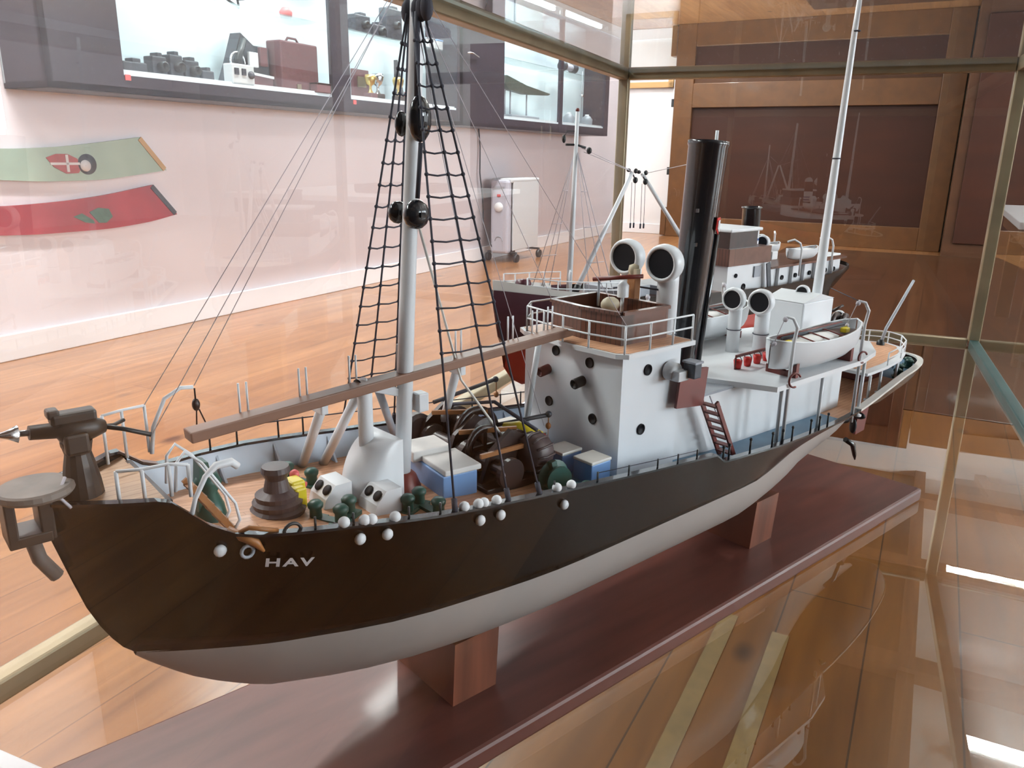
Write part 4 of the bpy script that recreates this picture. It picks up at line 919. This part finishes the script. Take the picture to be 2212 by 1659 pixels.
# lifeboats
def lifeboat(cx, cy, z0, L, Bm, H, parent, tilt=0., full=True):
    st_ = 18; b = MB(); rings = []; inner = []
    for i in range(st_ + 1):
        t_ = i / st_; s_ = 2 * t_ - 1; w = Bm / 2 * (1 - abs(s_)**2.6)**.6 + .0008; x = cx + s_ * L / 2
        sheer = H * (1 + .22 * s_ * s_); ke = H * .28 * abs(s_)**3
        rings.append([b.bm.verts.new((x, cy + w * k_[0], z0 + ke + (sheer - ke) * k_[1])) for k_ in ((1, 1), (.98, .7), (.85, .35), (.5, .08), (0, 0), (-.5, .08), (-.85, .35), (-.98, .7), (-1, 1))])
    b.skin(rings, closed=False, cap=False)
    for s in (1, -1):
        pts = []
        for i in range(st_ + 1):
            s_ = 2 * i / st_ - 1; pts.append((cx + s_ * L / 2, cy + s * (Bm / 2 * (1 - abs(s_)**2.6)**.6), z0 + H * (1 + .22 * s_ * s_)))
        b.tube(pts, Bm * .022, 5)
    o = b.build('lifeboat', 'white', parent)
    b = MB(); rr = []
    for i in range(st_ + 1):
        s_ = 2 * i / st_ - 1; w = (Bm / 2 * (1 - abs(s_)**2.6)**.6) * .95; rr.append([b.bm.verts.new((cx + s_ * L / 2 * .97, cy + w, z0 + H * .86)), b.bm.verts.new((cx + s_ * L / 2 * .97, cy - w, z0 + H * .86))])
    b.skin(rr, closed=False, cap=False); b.build('boat_bottom_boards', 'walnut', o)
    if full:
        MB().ell((cx + L * .05, cy + Bm * .06, z0 + H * .90), (L * .26, Bm * .32, H * .18)).build('canvas_bundle', 'canvas', o)
        for k_ in (-.1, .06, .2): MB().tube([(cx + L * k_, cy - Bm * .45, z0 + H * 1.0), (cx + L * k_, cy, z0 + H * 1.12), (cx + L * k_, cy + Bm * .45, z0 + H * 1.0)], .0009, 5).build('lashing', 'maroon', o)
        for k_, m in ((-.22, 'maroon'), (-.12, 'devgrey')): MB().tube([(cx + L * .33, cy + Bm * k_, z0 + H * 1.1), (cx - L * .38, cy + Bm * (k_ + .06), z0 + H * 1.12)], .0018, 6).build('oar', m, o)
        MB().box((cx - L * .3, cy + Bm * .1, z0 + H * .98), (.010, .008, .006), bev=.001).box((cx + L * .34, cy + Bm * .05, z0 + H * 1.0), (.010, .005, .006), bev=.001).build('yellow_tin', 'yellow', o)
    else: MB().ell((cx, cy, z0 + H * .92), (L * .4, Bm * .4, H * .14)).build('canvas_cover', 'canvas', o)
    return o
lifeboat(.337, .080, .268, .196, .052, .034, ship)
lifeboat(.337, -.080, .268, .196, .052, .034, ship)
for s in (1, -1):
    for x in (.40, .275): MB().prism([(x, s * .060, .2645), (x, s * .098, .2645), (x, s * .098, .281), (x, s * .085, .270), (x, s * .06, .274)], (.006, 0, 0)).build('boat_chock', 'maroon', ship)
def davit(x, s, zt):
    y0 = .101 * s
    MB().tube([(x, y0, zmain(x)), (x, y0, zt - .03), (x + .001, y0 + .003 * s, zt - .012), (x + .006, y0, zt - .002), (x + .012, y0 - .006 * s, zt), ], [.0022, .0021, .002, .0017, .0015], 8).build('boat_davit', 'white', ship)
    MB().tube([(x + .012, y0 - .006 * s, zt), (x + .010, .082 * s, .302)], .0005, 4).ell((x + .012, y0 - .006 * s, zt - .003), .003, n=8).ell((x + .010, .084 * s, .306), .0025, n=8).build('davit_fall', 'cord', ship)
davit(.424, 1, .338); davit(.262, 1, .338); davit(.424, -1, .335); davit(.262, -1, .335)
MB().tube([(.274, .095, .338), (.16, .0, .33)], .0006, 4).build('davit_guy', 'rope', ship)
MB().torus((.425, .108, .268), (.3, 1, 0), .008, .0012, 16, 6, a0=.4, a1=5.0).build('coiled_rope', 'maroon', ship)
MB().torus((.262, .104, .268), (.3, 1, 0), .007, .0012, 16, 6, a0=.4, a1=5.0).build('coiled_rope', 'maroon', ship)
# stern winch, aft bridge, flagstaff
sw = MB().box((.155, .0, .270), (.034, .04, .012), bev=.001).build('stern_winch', 'darkbrown', ship)
MB().lathe((.150, -.022, .286), (0, 1, 0), [(0, 0), (.011, 0), (.011, .004), (.007, .006), (.007, .038), (.011, .040), (.011, .044), (0, .044)], 16).build('winch_drum', 'darkbrown', sw)
MB().lathe((.162, .012, .285), (0, 1, 0), [(0, 0), (.014, 0), (.014, .003), (0, .003)], 18).tube([(.15, 0, .296), (.138, .01, .305)], .002, 6).build('gear_wheel', 'darkbrown', sw)
pts = [(.165, .070), (.10, .068), (.04, .060), (-.005, .046), (-.035, .026), (-.047, 0), (-.035, -.026), (-.005, -.046), (.04, -.060), (.10, -.068), (.165, -.070)]
ap = MB().prism([(x, y, .219) for x, y in pts], (0, 0, .004)).build('docking_bridge', 'white', ship)
MB().prism([(x * .9 + .004, y * .82, .2232) for x, y in pts], (0, 0, .0006)).build('docking_bridge_planking', 'teak', ap)
railing('docking_bridge_rail', [(x * .98 + .001, y * .97, .2232) for x, y in pts[1:-1]], .018, .0011, (1., .5), parent=ap)
for x, y in ((.0, .040), (-.03, .02), (.04, .055), (0, -.04)): MB().tube([(x, y, zmain(x)), (x, y, .219)], .0018, 8).build('bridge_post', 'white', ap)
fs = MB().tube([(-.020, 0, .223), (-.032, 0, .248), (-.106, 0, .3165)], [.0028, .0026, .0022], 8).build('flagstaff', 'grey', ship)
MB().lathe((-.020, 0, .2236), (0, 0, 1), [(.006, 0), (.006, .004), (.003, .008), (0, .008)], 12).build('staff_foot', 'blackm', fs)
MB().box((.06, .0, .196), (.05, .06, .018), bev=.002).build('steering_gear_box', 'maroon', ship)
# rail stanchions along both sides
for s in (1, -1):
    for i in range(11):
        x = .33 + .022 * i if i < 9 else .545 + .01 * (i - 9)
        if i in (3, 7): continue
        MB().tube([(x, s * (br(x) - .003), zr(x)), (x, s * (br(x) - .003), zr(x) + .016)], .0012, 6).ell((x, s * (br(x) - .003), zr(x) + .016), .0018, n=6).build('stanchion', 'blackm', ship)
    for x in (.60, .63, .66, .70, .74, .79, .90, .925, .965, .99):
        MB().tube([(x, s * (br(x) - .003), zr(x)), (x, s * (br(x) - .003), zr(x) + (.010 if s > 0 else .018))], .0009, 5).build('stanchion', 'blackm', ship)
MB().tube([(x, -(br(x) - .003), zr(x) + .017) for x in (.60, .66, .74, .82, .90, .965, 1.0)], .0006, 4).build('far_life_line', 'rope', ship)
MB().tube([(x, (br(x) - .003), zr(x) + .009) for x in (.60, .66, .74)], .0004, 4).build('near_life_line', 'rope', ship)

# ------------------------------------------------------------------ the second model ship behind
S2 = S1 + sv * .32
ship2 = root('model_cargo_steamer', S2, SY + pi, 'smaller model cargo steamer with red bottom and banded funnel behind the whale catcher', 'model ship')
T2R = [(-.475, .282), (-.3, .272), (-.12, .268), (.1, .276), (.3, .288), (.42, .298), (.50, .309)]
T2B = [(-.475, .006), (-.46, .03), (-.43, .052), (-.36, .068), (-.2, .078), (.1, .08), (.3, .076), (.40, .058), (.46, .03), (.502, .002)]
T2K = [(-.475, .262), (-.44, .235), (-.38, .195), (-.3, .172), (.35, .166), (.44, .168), (.475, .19), (.49, .24), (.502, .30)]
z2 = lambda x: interp(x, T2R); b2 = lambda x: smooth(x, T2B); k2 = lambda x: smooth(x, T2K)
ZW2 = .232
def hb2(x, z):
    v = max(0., min(1., (z - k2(x)) / (z2(x) - k2(x)))); return max(.001, b2(x) * min(1, v * 2.6)**.55 if -.35 < x < .35 else b2(x) * v**.7)
X2 = [-.475, -.468, -.46, -.445, -.43, -.4] + [-.36 + .04 * i for i in range(18)] + [.36, .39, .42, .445, .465, .48, .492, .502]
def ring2(b, x, z0, z1, n=8):
    pts = [(x, hb2(x, z1 + (z0 - z1) * i / n), z1 + (z0 - z1) * i / n) for i in range(n + 1)]
    return [b.bm.verts.new(p) for p in pts + [(p[0], -p[1], p[2]) for p in pts[::-1]]]
b = MB(); b.skin([ring2(b, x, max(k2(x), ZW2), z2(x) + .008) for x in X2 if x <= 0.3], closed=False, cap=False); b.build('hull', 'hull', ship2)
b = MB(); b.skin([ring2(b, x, max(k2(x), ZW2), z2(x) + .008) for x in X2 if x >= 0.28], closed=False, cap=False); b.build('bow_hull', 'shipmar', ship2)['label'] = 'dark maroon bow planking'
b = MB(); b.skin([ring2(b, x, k2(x), ZW2) for x in X2 if k2(x) < ZW2 - .002], closed=False, cap=False); b.build('hull_bottom', 'shipred', ship2)['label'] = 'red underwater hull'
b = MB(); b.skin([[b.bm.verts.new((x, s * (b2(x) - .001), z2(x))) for s in (1, -1)] for x in X2], closed=False, cap=False); b.build('deck', 'walnut', ship2)
for s in (1, -1):
    b = MB(); b.skin([[b.bm.verts.new((x, s * (b2(x) - .003), z2(x))), b.bm.verts.new((x, s * (b2(x) - .001), z2(x) + .010 + .012 * max(0, (x - .3) / .2)))] for x in X2 if x > .28], closed=False, cap=False); b.build('bow_bulwark', 'cream', ship2)
railing('bow_rail', [(x, b2(x) - .004, z2(x) + .006) for x in (.46, .42, .38, .34, .30)], .024, .0011, (1., .55), parent=ship2)
railing('bow_rail', [(x, -(b2(x) - .004), z2(x) + .006) for x in (.46, .42, .38, .34, .30)], .024, .0011, (1., .55), parent=ship2)
MB().lathe((.445, 0, z2(.44)), (0, 0, 1), [(.012, 0), (.010, .014), (.012, .020), (.010, .026), (0, .027)], 14).box((.44, .012, z2(.44) + .008), (.02, .016, .016)).build('anchor_winch', 'shipmar', ship2)
m2 = MB().tube([(.351, 0, z2(.35)), (.348, 0, .42), (.346, 0, .562)], [.0045, .004, .0026], 10).build('mast', 'white', ship2)
MB().ell((.346, 0, .564), .003, n=8).build('mast_truck', 'maroon', m2)
MB().tube([(.360, -.008, .516), (.346, 0, .516), (.336, .010, .512)], .0018, 6).ell((.332, .013, .508), (.004, .004, .005), n=8).ell((.362, -.010, .524), (.003, .003, .006), n=8).tube([(.346, 0, .535), (.358, -.008, .535), (.362, -.01, .525)], .0006, 4).build('mast_block', 'blackm', m2)
for s in (1, -1):
    b = MB()
    for fx in (.37, .345, .325):
        b.tube([(fx, s * (b2(fx) - .003), z2(fx) + .008), (.346, s * .003, .505)], .0007, 4)
    for z in (.35, .40, .45): 
        t_ = (z - .296) / (.505 - .296); yy = s * ((b2(.345) - .003) * (1 - t_) + .003 * t_); b.tube([(.37 - .024 * t_, yy, z), (.325 + .021 * t_, yy, z)], .0006, 4)
    b.build('shroud', 'cord', m2)
def boom(a, c):
    o = MB().tube([a, c], [.0042, .0032], 10).build('derrick_boom', 'white', ship2); c = V(c)
    MB().tube([V(a), V(a) + (c - V(a)) * .06], .0052, 8).build('boom_heel', 'blackm', o)
    MB().ell(c + V((.004, -.004, .003)), (.004, .003, .003), n=8).ell(c + V((-.005, .003, .002)), (.004, .003, .004), n=8).ell(c + V((-.004, .004, -.012)), (.004, .004, .005), n=8).tube([c, c + V((-.004, .004, -.012))], .0012, 5).build('boom_block', 'blackm', o)
    for dx in (0, .008): MB().tube([c + V((-.004 + dx, .004, -.015)), c + V((-.006 + dx, .004, -.085))], .0005, 4).tube([c + V((-.006 + dx, .004, -.078)), c + V((-.006 + dx, .004, -.086))], .0015, 5).build('boom_fall', 'rope', o)
boom((.338, .0, z2(.33) + .006), (.224, .004, .477)); boom((.065, .0, .352), (.190, -.004, .474))
MB().tube([(.340, .01, .506), (.224, .004, .478)], .0005, 4).tube([(.342, .006, .512), (.226, .002, .48)], .0005, 4).tube([(.19, -.004, .474), (.0, .0, .50)], .0005, 4).build('topping_line', 'cord', ship2)
MB().tube([(.356, .006, .30), (.358, .006, .325), (.354, .004, .333), (.349, .002, .328)], .0014, 6).build('mast_vent', 'white', ship2)
for x, L2 in ((.24, .08), (.14, .06)): MB().box((x, 0, z2(x) + .008), (L2, .07, .018), bev=.001).build('cargo_hatch', 'grey', ship2)
# superstructure
w2 = MB().prism([(.012, -.052, .262), (.016, 0, .262), (.012, .052, .262), (-.118, .056, .262), (-.118, -.056, .262)], (0, 0, .056)).build('wheelhouse_lower', 'white', ship2)
for x, z, r in ((-.012, .300, .0038), (-.038, .278, .006), (-.010, .2745, .0035)): porthole((x, .0535, z), (0, 1, 0), r, w2)
MB().box((-.075, .056, .303), (.02, .002, .02)).build('window', 'grey', w2)
MB().bar((-.096, .064, .318), (-.106, .066, .262), .002, .012).build('ladder_rails', 'devgrey', w2)
MB().prism([(.016, -.056, .318), (.020, 0, .318), (.016, .056, .318), (-.112, .058, .318), (-.112, -.058, .318)], (0, 0, .030)).build('wheelhouse_upper', 'walnut', ship2)['label'] = 'varnished brown upper wheelhouse'
MB().prism([(.008, -.05, .348), (.010, .05, .348), (-.075, .05, .348), (-.075, -.05, .348)], (0, 0, .028)).build('chart_room', 'darkbrown', ship2)
MB().box((-.036, 0, .379), (.098, .108, .006), bev=.002).build('wheelhouse_roof', 'white', ship2)
f2b = V((-.128, 0, .31)); f2t = V((-.126, 0, .412)); dd = f2t - f2b
fn = MB().lathe(f2b, dd, [(.0165, 0), (.017, .1), (.019, .101), (.019, .104), (.015, .104), (.014, .09), (0, .089)], 22).build('funnel', 'black', ship2)
for h0, h1, m in ((.052, .066, 'white'), (.042, .046, 'bandblue'), (.046, .052, 'white'), (.036, .042, 'white'), (.031, .036, 'bandblue'), (.026, .031, 'white')):
    MB().lathe(f2b + dd.normalized() * h0, dd, [(.0171, 0), (.0172, h1 - h0)], 22).build('funnel_band', m, fn)
cowl(-.158, .010, .347, .0125, .30, parent=ship2); cowl(-.178, -.006, .350, .0095, .30, parent=ship2)
MB().box((-.130, .045, .328), (.020, .022, .016), bev=.002).build('wing_locker', 'white', ship2)
d2 = MB().prism([(-.118, -.054, .262), (-.118, .054, .262), (-.40, .046, .262), (-.43, .03, .268), (-.43, -.03, .268), (-.40, -.046, .262)], (0, 0, .042)).build('deckhouse', 'white', ship2)
for x in (-.165, -.215, -.27, -.30, -.335, -.37): porthole((x, .0475 + .0065 * (x + .40) / .282 + .0012, .284), (0, 1, 0), .0045, d2)
for x in (-.145, -.195, -.24, -.285, -.32, -.355): MB().box((x, .0500 + .0065 * (x + .40) / .282, .283), (.003, .008, .042)).build('deckhouse_stay', 'white', d2)
MB().prism([(-.115, -.06, .304), (-.115, .06, .304), (-.41, .054, .304), (-.435, .03, .304), (-.435, -.03, .304), (-.41, -.054, .304)], (0, 0, .004)).build('boat_deck', 'walnut', ship2)
lifeboat(-.250, .042, .311, .105, .032, .020, ship2, full=False); lifeboat(-.250, -.042, .311, .105, .032, .020, ship2, full=False)
for x in (-.205, -.325):
    for s in (1, -1): MB().tube([(x, .066 * s, .285), (x, .066 * s, .335), (x + .004, .064 * s, .347), (x + .016, .058 * s, .354), (x + .026, .05 * s, .350)], .002, 8).build('boat_davit', 'white', ship2)
st2 = root('second_ship_stand', S2 + V((0, 0, .0008)), SY + pi, 'light tan wooden stand with tall blocks under the smaller model steamer', 'ship stand')
MB().box((.0, 0, .010), (.95, .15, .020), bev=.004).build('base_board', 'stand', st2)
for x in (-.26, .24): MB().box((x, 0, .092), (.05, .07, .146), bev=.003).build('support_block', 'tan', st2)

# ------------------------------------------------------------------ world, camera
w = bpy.data.worlds.new('World'); SC.world = w; w.use_nodes = True
w.node_tree.nodes['Background'].inputs[0].default_value = (.8, .88, 1, 1); w.node_tree.nodes['Background'].inputs[1].default_value = .3
cd = bpy.data.cameras.new('camera'); cam = bpy.data.objects.new('camera', cd); COL.objects.link(cam)
cd.sensor_fit = 'HORIZONTAL'; cd.sensor_width = 36; cd.lens = 1700. / 2212 * 36; cd.clip_start = .01; cd.clip_end = 60
pt, rl = radians(16.21), radians(.866)
fw = V((0, cos(pt), -sin(pt))); u0 = V((0, sin(pt), cos(pt))); r0 = V((1, 0, 0))
Rr = r0 * cos(rl) + u0 * sin(rl); Uu = -r0 * sin(rl) + u0 * cos(rl)
cam.matrix_world = Matrix.Translation((0, 0, GZ + .5)) @ Matrix((Rr, Uu, -fw)).transposed().to_4x4()
SC.camera = cam
SC.view_settings.view_transform = 'Standard'; SC.view_settings.look = 'None'; SC.view_settings.exposure = 0.15
SC.cycles.max_bounces = 5; SC.cycles.diffuse_bounces = 2; SC.cycles.glossy_bounces = 3; SC.cycles.transparent_max_bounces = 24
SC.cycles.use_light_tree = False
SC.cycles.caustics_reflective = False; SC.cycles.caustics_refractive = False
SC.cycles.sample_clamp_indirect = 6
